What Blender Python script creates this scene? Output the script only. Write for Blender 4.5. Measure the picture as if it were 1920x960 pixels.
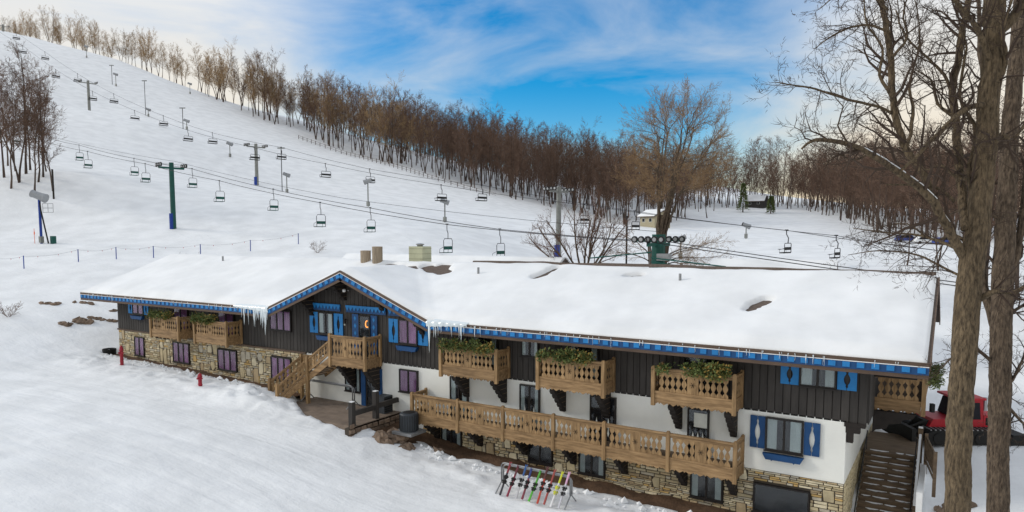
import bpy, math, random
import numpy as np
from mathutils import Vector, Matrix
for o in list(bpy.data.objects): bpy.data.objects.remove(o)
scene = bpy.context.scene
col = scene.collection
rnd = random.Random(7)
R_ = math.radians
# ---------------------------------------------------------------- camera
FPX, CXP, CYP, CAMZ = 1333.0, 960.0, 550.0, 13.0
TH = math.atan(.0848)
AZ = math.atan2(2135, math.hypot(1333, 113))
FH = np.array([-math.cos(AZ), math.sin(AZ), 0.0]); RV = np.array([math.sin(AZ), math.cos(AZ), 0.0]); ZV = np.array([0, 0, 1.0])
FV = FH*math.cos(TH)-ZV*math.sin(TH); UV = FH*math.sin(TH)+ZV*math.cos(TH)
CAM = np.array([0, 0, CAMZ])
cam = bpy.data.cameras.new('camera'); co = bpy.data.objects.new('camera', cam); col.objects.link(co)
cam.sensor_width = 36; cam.lens = 36*FPX/1920; cam.shift_y = (CYP-480)/1920; cam.clip_end = 3000; cam.clip_start = .3
m = Matrix(((RV[0], UV[0], -FV[0], 0), (RV[1], UV[1], -FV[1], 0), (RV[2], UV[2], -FV[2], CAMZ), (0, 0, 0, 1)))
co.matrix_world = m
scene.camera = co
# pixel -> direction; the distance comes from the plane, ground or size of the thing
def ray(u, v): return FV+RV*(u-CXP)/FPX-UV*(v-CYP)/FPX
def onY(u, v, Y): d = ray(u, v); return CAM+d*(Y/d[1])
def onZ(u, v, z): d = ray(u, v); return CAM+d*((z-CAMZ)/d[2])
def atD(u, v, D): return CAM+ray(u, v)*D
def onLine(u, v, x0, y0, k):        # vertical plane Y = y0 + k (X - x0)
    d = ray(u, v); t = (y0-k*x0)/(d[1]-k*d[0]); return CAM+d*t
# ---------------------------------------------------------------- light, sky, exposure
SUN_EL, SUN_AZ = R_(27), R_(-116)        # azimuth measured from +Y, clockwise
world = bpy.data.worlds.new('World'); scene.world = world; world.use_nodes = True
nt = world.node_tree; N = nt.nodes; L = nt.links; N.clear()
def nn(t, **k):
    n = N.new(t)
    for a, b in k.items(): setattr(n, a, b)
    return n
out = nn('ShaderNodeOutputWorld'); mixs = nn('ShaderNodeMixShader')
sky = nn('ShaderNodeTexSky', sky_type='NISHITA'); sky.sun_disc = False; sky.sun_elevation = SUN_EL; sky.sun_rotation = SUN_AZ
sky.air_density = 1.0; sky.dust_density = .3; sky.ozone_density = 2.5
hs = nn('ShaderNodeHueSaturation'); hs.inputs['Saturation'].default_value = 1.68; hs.inputs['Value'].default_value = 1.0
bg1 = nn('ShaderNodeBackground'); bg1.inputs[1].default_value = .14
bg2 = nn('ShaderNodeBackground'); bg2.inputs[1].default_value = .83
tc = nn('ShaderNodeTexCoord'); mp = nn('ShaderNodeMapping'); mp.inputs['Scale'].default_value = (1.1, 1.1, 3.2)
mp.inputs['Rotation'].default_value = (0, 0, 1.0)
noi = nn('ShaderNodeTexNoise'); noi.inputs['Scale'].default_value = 3.4; noi.inputs['Detail'].default_value = 9; noi.inputs['Roughness'].default_value = .56; noi.inputs['Distortion'].default_value = .5
sep = nn('ShaderNodeSeparateXYZ')
L.new(tc.outputs['Generated'], mp.inputs[0]); L.new(mp.outputs[0], noi.inputs[0]); L.new(tc.outputs['Generated'], sep.inputs[0])
bd = ray(1060, 40); bd = bd/np.linalg.norm(bd)
dot = nn('ShaderNodeVectorMath', operation='DOT_PRODUCT'); dot.inputs[1].default_value = tuple(bd); L.new(tc.outputs['Generated'], dot.inputs[0])
mr = nn('ShaderNodeMapRange', interpolation_type='SMOOTHSTEP'); mr.inputs[1].default_value = .88; mr.inputs[2].default_value = 1.0; mr.inputs[3].default_value = .42; mr.inputs[4].default_value = -.27
L.new(dot.outputs['Value'], mr.inputs[0])
ad = nn('ShaderNodeMath', operation='ADD'); L.new(noi.outputs[0], ad.inputs[0]); L.new(mr.outputs[0], ad.inputs[1])
cr = nn('ShaderNodeValToRGB'); cr.color_ramp.elements[0].position = .20; cr.color_ramp.elements[1].position = .80
L.new(ad.outputs[0], cr.inputs[0])
crc = nn('ShaderNodeValToRGB'); E = crc.color_ramp.elements
E[0].position = .0; E[0].color = (1.0, .80, .52, 1); E[1].position = .16; E[1].color = (1.0, .94, .83, 1)
e = E.new(.30); e.color = (.87, .915, .97, 1); e = E.new(.6); e.color = (.82, .88, .97, 1)
L.new(sep.outputs[2], crc.inputs[0])
L.new(sky.outputs[0], hs.inputs['Color']); L.new(hs.outputs[0], bg1.inputs[0]); L.new(crc.outputs[0], bg2.inputs[0])
L.new(cr.outputs[0], mixs.inputs[0]); L.new(bg1.outputs[0], mixs.inputs[1]); L.new(bg2.outputs[0], mixs.inputs[2]); L.new(mixs.outputs[0], out.inputs[0])
sl = bpy.data.lights.new('sun', 'SUN'); sl.energy = 1.5; sl.angle = R_(14); sl.color = (1, .94, .85)
so = bpy.data.objects.new('sun', sl); col.objects.link(so); so.location = (0, 0, 80)
so.rotation_euler = (math.pi/2-SUN_EL, 0, math.pi-SUN_AZ)
scene.view_settings.view_transform = 'Standard'; scene.view_settings.look = 'None'; scene.view_settings.exposure = 0.10; scene.view_settings.gamma = 1
scene.render.engine = 'CYCLES'
scene.render.resolution_x = 1024; scene.render.resolution_y = 512
# ---------------------------------------------------------------- helpers
WL = {}
def wloc(o): return WL.get(o.name, Vector((0, 0, 0))) if o else Vector((0, 0, 0))
def put(o, parent=None, loc=(0, 0, 0)):
    col.objects.link(o)
    loc = Vector(loc)
    if parent is not None:
        o.parent = parent; o.location = loc-wloc(parent)
    else: o.location = loc
    WL[o.name] = loc
    return o
def tag(o, label=None, cat=None, group=None, kind=None):
    if label: o['label'] = label
    if cat: o['category'] = cat
    if group: o['group'] = group
    if kind: o['kind'] = kind
    return o
def empty(name, loc): 
    o = bpy.data.objects.new(name, None); o.empty_display_size = .3
    return put(o, None, loc)
class MB:
    def __init__(s): s.v = []; s.f = []; s.mi = []; s.cur = 0
    def add(s, vs, fs):
        b = len(s.v); s.v += [tuple(map(float, p)) for p in vs]
        for f in fs: s.f.append(tuple(i+b for i in f)); s.mi.append(s.cur)
        return s
    def box(s, x0, x1, y0, y1, z0, z1):
        return s.add([(x0, y0, z0), (x1, y0, z0), (x1, y1, z0), (x0, y1, z0), (x0, y0, z1), (x1, y0, z1), (x1, y1, z1), (x0, y1, z1)],
              [(0, 3, 2, 1), (4, 5, 6, 7), (0, 1, 5, 4), (1, 2, 6, 5), (2, 3, 7, 6), (3, 0, 4, 7)])
    def bar(s, p, q, w, h, up=(0, 0, 1)):       # box beam from p to q, width w (sideways), height h (along up)
        p = Vector(p); q = Vector(q); d = (q-p).normalized(); sd = d.cross(Vector(up))
        if sd.length < 1e-4: sd = d.cross(Vector((0, 1, 0)))
        sd.normalize(); u = sd.cross(d).normalized(); a = sd*w/2; b = u*h/2
        return s.add([p-a-b, p+a-b, p+a+b, p-a+b, q-a-b, q+a-b, q+a+b, q-a+b], [(0, 1, 2, 3), (7, 6, 5, 4), (1, 0, 4, 5), (2, 1, 5, 6), (3, 2, 6, 7), (0, 3, 7, 4)])
    def tube(s, pts, rad, n=6, cap=True):
        pts = [Vector(p) for p in pts]
        if not isinstance(rad, (list, tuple)): rad = [rad]*len(pts)
        vs = []; fs = []; ref = Vector((.31, .2, .93))
        for i, p in enumerate(pts):
            d = (pts[min(i+1, len(pts)-1)]-pts[max(i-1, 0)]).normalized()
            a = d.cross(ref)
            if a.length < .05: a = d.cross(Vector((1, 0, 0)))
            a.normalize(); b = d.cross(a)
            for k in range(n):
                t = 2*math.pi*k/n; vs.append(p+(a*math.cos(t)+b*math.sin(t))*rad[i])
        for i in range(len(pts)-1):
            for k in range(n):
                k2 = (k+1) % n; fs.append((i*n+k, i*n+k2, (i+1)*n+k2, (i+1)*n+k))
        if cap: fs.append(tuple(range(n))[::-1]); fs.append(tuple((len(pts)-1)*n+k for k in range(n)))
        return s.add(vs, fs)
    def prism(s, poly, mapf, t0, t1):           # 2-D outline extruded: mapf(a, b, t) -> point
        n = len(poly)
        vs = [mapf(a, b, t0) for a, b in poly]+[mapf(a, b, t1) for a, b in poly]
        fs = [tuple(range(n)), tuple(range(2*n-1, n-1, -1))]+[(i, i+n, (i+1) % n+n, (i+1) % n) for i in range(n)]
        return s.add(vs, fs)
    def lathe(s, prof, c, n=12):                # profile of (radius, z) about a vertical axis at c
        vs = []; fs = []
        for r, z in prof:
            for k in range(n): t = 2*math.pi*k/n; vs.append((c[0]+r*math.cos(t), c[1]+r*math.sin(t), c[2]+z))
        for i in range(len(prof)-1):
            for k in range(n): k2 = (k+1) % n; fs.append((i*n+k, i*n+k2, (i+1)*n+k2, (i+1)*n+k))
        fs.append(tuple(range(n))[::-1]); fs.append(tuple((len(prof)-1)*n+k for k in range(n)))
        return s.add(vs, fs)
    def mesh(s, name, mats, origin=(0, 0, 0), smooth=False, fix=True):
        me = bpy.data.meshes.new(name)
        o = Vector(origin); me.from_pydata([(p[0]-o.x, p[1]-o.y, p[2]-o.z) for p in s.v], [], s.f)
        mats = mats if isinstance(mats, (list, tuple)) else [mats]
        for m_ in mats: me.materials.append(m_)
        if len(mats) > 1: me.polygons.foreach_set('material_index', s.mi)
        if smooth: me.polygons.foreach_set('use_smooth', [True]*len(me.polygons))
        if fix and len(s.f) < 4000:
            import bmesh
            b = bmesh.new(); b.from_mesh(me); bmesh.ops.recalc_face_normals(b, faces=b.faces); b.to_mesh(me); b.free()
        me.update(); return me
    def build(s, name, mats, parent=None, origin=None, smooth=False):
        if origin is None:
            if parent is not None: origin = wloc(parent)
            else:
                a = np.array(s.v); origin = ((a[:, 0].min()+a[:, 0].max())/2, (a[:, 1].min()+a[:, 1].max())/2, a[:, 2].min())
        return put(bpy.data.objects.new(name, s.mesh(name, mats, origin, smooth)), parent, origin)
def inst(name, me, parent, loc, rz=0, scale=None):
    o = bpy.data.objects.new(name, me); put(o, parent, loc); o.rotation_euler = (0, 0, rz)
    if scale: o.scale = scale
    return o
# value noise in numpy
_tab = np.random.RandomState(3).rand(256, 256)
def vnoise(x, y):
    xi = np.floor(x).astype(int); yi = np.floor(y).astype(int); fx = x-xi; fy = y-yi
    fx = fx*fx*(3-2*fx); fy = fy*fy*(3-2*fy)
    g = lambda a, b: _tab[a % 256, b % 256]
    return (g(xi, yi)*(1-fx)+g(xi+1, yi)*fx)*(1-fy)+(g(xi, yi+1)*(1-fx)+g(xi+1, yi+1)*fx)*fy-.5
def fbm(x, y, o=4):
    r = 0; a = 1
    for i in range(o): r = r+a*vnoise(x*2**i+17*i, y*2**i+5*i); a *= .5
    return r
# ---------------------------------------------------------------- materials
def mat(name, c, rough=.7, var=.18, scale=3.0, bump=.15, bscale=30.0, stretch=(1, 1, 1), rand=.12, metal=0.0, c2=None, spec=.3, dist=.02):
    M = bpy.data.materials.new(name); M.use_nodes = True; t = M.node_tree; n = t.nodes; l = t.links
    b = n['Principled BSDF']; b.inputs['Roughness'].default_value = rough; b.inputs['Metallic'].default_value = metal; b.inputs['Specular IOR Level'].default_value = spec
    tc = n.new('ShaderNodeTexCoord'); mp = n.new('ShaderNodeMapping'); mp.inputs['Scale'].default_value = stretch
    oi = n.new('ShaderNodeObjectInfo'); vm = n.new('ShaderNodeVectorMath'); vm.operation = 'MULTIPLY_ADD'
    cb = n.new('ShaderNodeCombineXYZ'); ml = n.new('ShaderNodeMath'); ml.operation = 'MULTIPLY'; ml.inputs[1].default_value = 37.0
    l.new(oi.outputs['Random'], ml.inputs[0]); 
    for i in range(3): l.new(ml.outputs[0], cb.inputs[i])
    l.new(tc.outputs['Object'], mp.inputs[0]); l.new(mp.outputs[0], vm.inputs[0]); vm.inputs[1].default_value = (1, 1, 1); l.new(cb.outputs[0], vm.inputs[2])
    no = n.new('ShaderNodeTexNoise'); no.inputs['Scale'].default_value = scale; no.inputs['Detail'].default_value = 6; no.inputs['Roughness'].default_value = .62; l.new(vm.outputs[0], no.inputs[0])
    rp = n.new('ShaderNodeValToRGB'); rp.color_ramp.elements[0].position = .3; rp.color_ramp.elements[1].position = .72
    c2 = c2 or tuple(min(1, x*(1+var)) for x in c)
    rp.color_ramp.elements[0].color = tuple(x*(1-var) for x in c)+(1,); rp.color_ramp.elements[1].color = tuple(c2)+(1,)
    l.new(no.outputs[0], rp.inputs[0])
    hv = n.new('ShaderNodeHueSaturation'); mr = n.new('ShaderNodeMapRange'); mr.inputs[3].default_value = 1-rand; mr.inputs[4].default_value = 1+rand
    l.new(oi.outputs['Random'], mr.inputs[0]); l.new(mr.outputs[0], hv.inputs['Value']); l.new(rp.outputs[0], hv.inputs['Color']); l.new(hv.outputs[0], b.inputs['Base Color'])
    if bump:
        n2 = n.new('ShaderNodeTexNoise'); n2.inputs['Scale'].default_value = bscale; n2.inputs['Detail'].default_value = 4; l.new(vm.outputs[0], n2.inputs[0])
        bp = n.new('ShaderNodeBump'); bp.inputs['Strength'].default_value = bump; bp.inputs['Distance'].default_value = dist; l.new(n2.outputs[0], bp.inputs['Height']); l.new(bp.outputs[0], b.inputs['Normal'])
    return M
def glass_mat():
    M = bpy.data.materials.new('window_glass'); M.use_nodes = True; t = M.node_tree; n = t.nodes; l = t.links; n.clear()
    o = n.new('ShaderNodeOutputMaterial'); mx = n.new('ShaderNodeMixShader'); tr = n.new('ShaderNodeBsdfTransparent'); gl = n.new('ShaderNodeBsdfGlossy'); fr = n.new('ShaderNodeLayerWeight'); fr.inputs[0].default_value = .5; pw = n.new('ShaderNodeMath'); pw.operation = 'POWER'; pw.inputs[1].default_value = 4.0; ms = n.new('ShaderNodeMath'); ms.operation = 'MULTIPLY'; ms.inputs[1].default_value = .6; l.new(fr.outputs['Facing'], pw.inputs[0]); l.new(pw.outputs[0], ms.inputs[0])
    gl.inputs['Roughness'].default_value = .12; tr.inputs[0].default_value = (.82, .86, .88, 1)
    ma = n.new('ShaderNodeMath'); ma.operation = 'ADD'; ma.inputs[1].default_value = .06
    
    l.new(ms.outputs[0], ma.inputs[0]); l.new(ma.outputs[0], mx.inputs[0]); l.new(tr.outputs[0], mx.inputs[1]); l.new(gl.outputs[0], mx.inputs[2]); l.new(mx.outputs[0], o.inputs[0]); return M
def snow_mat(name, tracks=False):
    M = bpy.data.materials.new(name); M.use_nodes = True; t = M.node_tree; n = t.nodes; l = t.links
    b = n['Principled BSDF']; b.inputs['Roughness'].default_value = .62; b.inputs['Specular IOR Level'].default_value = .25
    tc = n.new('ShaderNodeTexCoord'); no = n.new('ShaderNodeTexNoise'); no.inputs['Scale'].default_value = .35; no.inputs['Detail'].default_value = 8; l.new(tc.outputs['Object'], no.inputs[0])
    rp = n.new('ShaderNodeValToRGB'); rp.color_ramp.elements[0].position = .35; rp.color_ramp.elements[1].position = .65
    rp.color_ramp.elements[0].color = (.73, .745, .755, 1); rp.color_ramp.elements[1].color = (.84, .855, .865, 1); l.new(no.outputs[0], rp.inputs[0]); l.new(rp.outputs[0], b.inputs['Base Color'])
    n2 = n.new('ShaderNodeTexNoise'); n2.inputs['Scale'].default_value = 2.2; n2.inputs['Detail'].default_value = 10; n2.inputs['Roughness'].default_value = .68; l.new(tc.outputs['Object'], n2.inputs[0])
    bp = n.new('ShaderNodeBump'); bp.inputs['Strength'].default_value = .5 if tracks else .15; bp.inputs['Distance'].default_value = .12; l.new(n2.outputs[0], bp.inputs['Height'])
    last = bp
    if tracks:
        for ang, sc, st, di in ((.30, 3.2, .22, 2.0), (-.22, 1.3, .25, 4.0), (.9, 2.0, .12, 4.0)):     # groomer corduroy and ski tracks
            mp = n.new('ShaderNodeMapping'); mp.inputs['Rotation'].default_value = (0, 0, ang); mp.inputs['Scale'].default_value = (.05, 1, 1); l.new(tc.outputs['Object'], mp.inputs[0])
            n3 = n.new('ShaderNodeTexNoise'); n3.inputs['Scale'].default_value = sc; n3.inputs['Detail'].default_value = 5; n3.inputs['Distortion'].default_value = .4; l.new(mp.outputs[0], n3.inputs[0])
            b3 = n.new('ShaderNodeBump'); b3.inputs['Strength'].default_value = st; b3.inputs['Distance'].default_value = .14; l.new(n3.outputs[0], b3.inputs['Height']); l.new(last.outputs[0], b3.inputs['Normal']); last = b3
    if tracks:
        for ang, sc, dist in ((1.42, .045, 9.0), (1.75, .03, 12.0)):      # single ski tracks
            mp = n.new('ShaderNodeMapping'); mp.inputs['Rotation'].default_value = (0, 0, ang); l.new(tc.outputs['Object'], mp.inputs[0])
            wv = n.new('ShaderNodeTexWave'); wv.inputs['Scale'].default_value = sc; wv.inputs['Distortion'].default_value = dist; wv.inputs['Detail'].default_value = 1.5; wv.inputs['Detail Scale'].default_value = .35; l.new(mp.outputs[0], wv.inputs[0])
            rr = n.new('ShaderNodeValToRGB'); rr.color_ramp.elements[0].position = .0; rr.color_ramp.elements[0].color = (0, 0, 0, 1); rr.color_ramp.elements[1].position = .012; rr.color_ramp.elements[1].color = (1, 1, 1, 1); l.new(wv.outputs['Fac'], rr.inputs[0])
            b4 = n.new('ShaderNodeBump'); b4.inputs['Strength'].default_value = .3; nm = n.new('ShaderNodeTexNoise'); nm.inputs['Scale'].default_value = .09; nm.inputs['Detail'].default_value = 2; l.new(tc.outputs['Object'], nm.inputs[0]); mk = n.new('ShaderNodeMapRange'); mk.inputs[1].default_value = .45; mk.inputs[2].default_value = .6; mk.inputs[3].default_value = 0; mk.inputs[4].default_value = .4; l.new(nm.outputs[0], mk.inputs[0]); l.new(mk.outputs[0], b4.inputs['Strength']); b4.inputs['Distance'].default_value = .05; l.new(rr.outputs[0], b4.inputs['Height']); l.new(last.outputs[0], b4.inputs['Normal']); last = b4
    l.new(last.outputs[0], b.inputs['Normal']); return M
def stucco_mat(): return mat('white_stucco', (.78, .79, .75), .85, .05, .7, .35, 22, rand=0)
M_SNOW = snow_mat('snow_ground', True); M_RSNOW = snow_mat('roof_snow')
M_STUCCO = stucco_mat()
M_DARK = mat('dark_brown_siding', (.048, .044, .041), .8, .25, 2.0, .3, 18, (3, 3, .35), .14)
M_DBEAM = mat('dark_carved_timber', (.022, .018, .016), .8, .25, 3, .3, 20)
M_OAK = mat('honey_oak_timber', (.27, .16, .07), .65, .45, 2.2, .3, 25, (4, 4, .6), .16, c2=(.41, .265, .13))
M_OAKH = mat('honey_oak_rail', (.25, .148, .066), .65, .45, 2.2, .3, 25, (.5, 4, 4), .12, c2=(.39, .25, .125))
M_WORN = mat('weathered_timber', (.14, .10, .065), .8, .35, 2.0, .4, 22, (.6, 3, 3), .12)
M_BLUE = mat('bright_blue_paint', (.018, .19, .48), .55, .12, 3, .1, 30, rand=.08)
M_NAVY = mat('deep_blue_paint', (.010, .06, .175), .55, .15, 3, .1, 30, rand=.08)
M_FASC = mat('brown_fascia_board', (.11, .075, .055), .75, .25, 2, .25, 25, (.5, 3, 3))
M_SHING = mat('brown_shingles', (.11, .085, .07), .9, .35, 7, .5, 14, (1, 2.5, 2.5))
M_STONE = mat('buff_flagstone', (.36, .30, .19), .85, .25, 2.6, .5, 9, rand=.30, c2=(.46, .39, .26))
M_MORT = mat('grey_mortar', (.075, .062, .048), .95, .2, 5, .5, 12)
M_FRAME = mat('black_window_frame', (.018, .015, .014), .5, .2, 3, .05, 30)
M_GLASS = glass_mat()
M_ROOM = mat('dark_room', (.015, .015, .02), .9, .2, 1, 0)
M_CURT = mat('white_curtain', (.62, .64, .60), .9, .12, 1.5, 0, rand=.1)
M_PURP = mat('purple_reflection', (.36, .07, .27), .85, .35, 2.0, 0, rand=.2, stretch=(6, 6, .4), c2=(.58, .24, .47))  # purple sunset reflection of the panes, put into the colour of sheets behind them
M_GREY = mat('grey_pipe_metal', (.30, .31, .32), .45, .15, 4, .05, 30, metal=.6)
M_WIRE = mat('steel_cable', (.03, .03, .033), .5, .1, 4, 0, metal=.5)
M_BLACK = mat('black_rubber', (.012, .012, .012), .7, .2, 4, .1, 30)
M_GREEN = mat('dark_green_paint', (.008, .075, .06), .5, .2, 2, .05, 30)
M_PAD = mat('blue_pad', (.012, .045, .26), .6, .1, 2, 0)
M_GALV = mat('galvanised_steel', (.22, .23, .22), .5, .2, 2, .05, 30, metal=.5)
M_RED = mat('red_paint', (.42, .018, .03), .45, .12, 3, 0)
M_HYD = mat('hydrant_red', (.30, .02, .035), .5, .15, 4, .1, 20)
M_BARK = mat('grey_brown_bark', (.065, .046, .035), .95, .6, 4.0, 1.0, 7, (4, 4, 1.1), .1, c2=(.20, .15, .105), dist=.08)
M_MOSS = mat('mossy_bark', (.075, .056, .038), .95, .6, 4.0, 1.0, 7, (4, 4, 1.1), .1, c2=(.215, .16, .098), dist=.08)
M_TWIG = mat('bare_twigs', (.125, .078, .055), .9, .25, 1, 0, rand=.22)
M_TWIGW = mat('sunlit_twigs', (.30, .205, .11), .9, .25, 1, 0, rand=.22)  # lit copy of the bare twigs: golden light on the crowns put into the colour
M_FTRK = mat('forest_trunk', (.085, .062, .050), .95, .3, 1.5, .3, 8, (2, 2, .4), .25)
M_DIRT = mat('wet_brown_dirt', (.10, .058, .034), .95, .4, 1.6, .8, 7, rand=0, dist=.08)
M_ROCK = mat('rust_grey_boulder', (.20, .145, .105), .9, .35, 2.2, .6, 7, rand=.2)
M_PAVE = mat('wet_terrace_paving', (.20, .155, .12), .7, .3, 1.2, .3, 12, rand=0)
M_CHIM = mat('pale_green_block', (.42, .43, .30), .85, .12, 2, .3, 14)
M_BARREL = mat('weathered_stave', (.33, .27, .20), .85, .3, 3, .4, 20, (4, 4, .4))
M_LEAF = mat('evergreen_leaf', (.05, .10, .03), .7, .4, 3, 0, rand=0, c2=(.17, .20, .06))
M_LEAFY = mat('yellow_leaf', (.30, .20, .05), .7, .3, 2, 0)
M_ICE = mat('pale_ice', (.72, .80, .84), .18, .06, 4, .1, 18, spec=.6)
# ---------------------------------------------------------------- terrain
def gbase(x): return np.interp(x, [-75, -60, -58, -40, -36, -29, -27.5, -25.5, -23, -16, -10, -3.6, 5], [4.6, 3.3, 3.05, 2.6, 2.35, 2.0, 1.65, 1.1, .75, .40, .28, .15, 0])
ctrl = []
for x in (-58, -52, -46, -40, -34, -28, -24, -20, -16, -12, -8, -4):
    ctrl.append((x, 31, float(gbase(x)))); ctrl.append((x, 27, float(gbase(x))+.02)); ctrl.append((x, 19, float(gbase(x))+.05)); ctrl.append((x, 5, float(gbase(x))+.1))
ctrl += [(0, 20, -.1), (5, 28, .4), (12, 15, -.4), (0, -10, -.2), (-40, -15, 3), (-80, -10, 7.5), (20, 30, 0), (-70, 24, 5.0), (-80, 15, 7), (-110, 20, 13.5), (-150, 10, 23), (-220, 0, 42)]
for u, v, D in ((120, 640, 60), (30, 640, 57), (0, 600, 61), (150, 590, 63), (150, 560, 68), (60, 560, 67), (150, 520, 74), (20, 530, 73), (147, 490, 80), (45, 502, 77), (288, 484, 84), (376, 478, 88), (78, 457, 90), (326, 428, 99), (0, 420, 100), (65, 318, 114), (0, 330, 118), (168, 215, 220), (482, 350, 166), (1047, 487, 108),
              (0, 68, 380), (100, 84, 360), (230, 115, 330), (330, 158, 305), (400, 190, 290), (470, 225, 275), (560, 258, 262), (650, 290, 250), (730, 310, 240), (870, 352, 225), (1000, 385, 215), (1180, 430, 195), (1400, 401, 240), (1290, 414, 215), (1415, 388, 262), (1225, 424, 150), (1650, 440, 165), (1730, 456, 150), (1600, 480, 95), (1500, 450, 130),
              (590, 235, 330), (760, 280, 310), (900, 320, 300), (1100, 380, 280), (250, 330, 135), (600, 380, 125), (800, 430, 105), (130, 200, 190), (300, 240, 190)):
    ctrl.append(tuple(atD(u, v, D)))
ctrl += [(-60, 47, 7.6), (-45, 49, 6.6), (-30, 50, 5.2), (-18, 51, 4.6), (-8, 48, 3.0), (-45, 70, 8.2), (-25, 75, 7.6), (-65, 39, 5.8)]
ctrl += [(.8, 35, 2.25), (3, 38, 2.35), (0, 42, 2.3), (2, 45, 2.35), (6, 42, 2.2), (4, 32.5, 1.7), (-2.2, 32.5, .3), (3, 54, 4.0), (5, 66, 6.4), (20, 60, 5), (40, 80, 8), (60, 150, 10), (120, 60, 4), (100, 0, -3), (200, 200, 12), (0, 330, 21), (-70, 400, 31), (150, 420, 22), (-150, 420, 46), (-300, 420, 62), (-480, 300, 95), (-420, 250, 86), (-330, 245, 74), (-270, 250, 58), (-520, 185, 124), (-600, 100, 128), (-420, 60, 104), (-320, 30, 74), (-600, -50, 125), (60, -80, -3), (-60, -80, 4), (-200, -80, 38), (0, 520, 18), (-600, 450, 95)]
CP = np.array(ctrl)
def _phi(r2): return np.sqrt(r2+64.0)
_A = _phi(((CP[:, None, :2]-CP[None, :, :2])**2).sum(-1))
_n = len(CP); _M = np.zeros((_n+3, _n+3)); _M[:_n, :_n] = _A-np.eye(_n)*.6; _M[:_n, _n] = 1; _M[:_n, _n+1:_n+3] = CP[:, :2]; _M[_n, :_n] = 1; _M[_n+1:, :_n] = CP[:, :2].T
_w = np.linalg.solve(_M, np.r_[CP[:, 2], 0, 0, 0])
def sstep(a, b, x): t = np.clip((x-a)/(b-a), 0, 1); return t*t*(3-2*t)
def terr(x, y):
    x = np.atleast_1d(np.asarray(x, float)); y = np.atleast_1d(np.asarray(y, float)); r = np.empty(x.shape)
    xf = x.ravel(); yf = y.ravel(); o = np.empty(len(xf))
    for i in range(0, len(xf), 20000):
        xs = xf[i:i+20000]; ys = yf[i:i+20000]
        o[i:i+20000] = _phi((xs[:, None]-CP[None, :, 0])**2+(ys[:, None]-CP[None, :, 1])**2)@_w[:_n]+_w[_n]+_w[_n+1]*xs+_w[_n+2]*ys
    z = o.reshape(x.shape)
    near = sstep(-80, -60, x)*(1-sstep(0, 12, x))*sstep(2, 10, y)*(1-sstep(31.5, 33, y))
    # the strip in front of the house follows the wall foot
    fl = sstep(24, 29, y)*(1-sstep(32, 34, y))*sstep(-62, -57, x)*(1-sstep(-3.5, 0, x))
    z = z*(1-fl)+(gbase(x)+.15)*fl
    z = z+near*(fbm(x*.35, y*.35, 4)*.045+fbm(x*2.1, y*2.1, 3)*.03+fbm(x*.06+y*.03, y*1.6-x*.25, 3)*.07)
    bank = np.exp(-((y-28.6)/1.7)**2)*sstep(-62, -56, x)*(1-sstep(-5, -2, x))
    z = z+bank*(.10+.28*np.clip(fbm(x*1.3, y*1.3, 4)+.1, -.3, 1)+.12*fbm(x*4.5, y*4.5, 2))
    mound = np.exp(-(((x+37)/4.0)**2+((y-28.4)/1.5)**2)); z = z+mound*(.45+.5*fbm(x*1.7+9, y*1.7, 4))
    far = 1-near; z = z+far*fbm(x*.07, y*.07, 3)*.25*sstep(33, 50, y)
    # dirt strip: the snow sinks below it
    wd = np.where(x < -36, 1.1, 1.5)+.5*vnoise(x*.9, x*0+3.)+.35*vnoise(x*3.1, y*2.+8.)
    tr = sstep(0, .35, y-(32-wd))*(1-sstep(32.3, 32.6, y))*sstep(-59.2, -58.4, x)*(1-sstep(-3.6, -3.2, x))
    z = np.where(tr > 0, z*(1-tr)+(gbase(x)-.35)*tr, z)
    # terrace, house and stairs keep the snow under their floors
    ter = (x > -35.2) & (x < -27.9) & (y > np.maximum(27.9, 30.1-(x+35.2)*.6)) & (y < 33); z = np.where(ter, np.minimum(z, 2.02), z)
    acz = (x > -28.1) & (x < -24.2) & (y > 29.4) & (y < 33); z = np.where(acz, np.minimum(z, 1.2), z)
    hs_ = (x > -58) & (x < -3.8) & (y > 32.2) & (y < 45.4); z = np.where(hs_, np.minimum(z, 1.5), z)
    st = (x > -3.9) & (x < -.95) & (y > 31.5) & (y < 41.2); z = np.where(st, np.minimum(z, np.clip(.15+(y-33.6)*.6, .0, 2.35)), z)
    return z
def tz(x, y): return float(terr([x], [y])[0])
def axis(lo, d0, d1, hi, fine, grow=1.13, cap=9):
    a = list(np.arange(d0, d1+fine/2, fine)); s = fine; p = d1
    while p < hi: s = min(s*grow, cap); p += s; a.append(p)
    s = fine; p = d0
    while p > lo: s = min(s*grow, cap); p -= s; a.insert(0, p)
    return np.array(a)
gx = axis(-900, -64, 3, 500, .24); gy = axis(-120, 14, 42, 900, .22)
GX, GY = np.meshgrid(gx, gy); GZ = terr(GX, GY)
me = bpy.data.meshes.new('snow_ground'); nx, ny = len(gx), len(gy)
V = np.stack([GX, GY, GZ], -1).reshape(-1, 3)
ii = (np.arange(ny-1)[:, None]*nx+np.arange(nx-1)[None, :]).ravel()
Fq = np.stack([ii, ii+1, ii+nx+1, ii+nx], -1)
me.vertices.add(len(V)); me.vertices.foreach_set('co', V.ravel().astype(np.float32)); me.loops.add(Fq.size); me.loops.foreach_set('vertex_index', Fq.ravel().astype(np.int32))
me.polygons.add(len(Fq)); me.polygons.foreach_set('loop_start', np.arange(0, Fq.size, 4, dtype=np.int32)); me.polygons.foreach_set('use_smooth', np.ones(len(Fq), bool)); me.update(calc_edges=True); me.validate()
me.materials.append(M_SNOW); g = put(bpy.data.objects.new('snow_ground', me)); tag(g, 'groomed white snow covering the ground and the ski hill', kind='structure')
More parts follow.
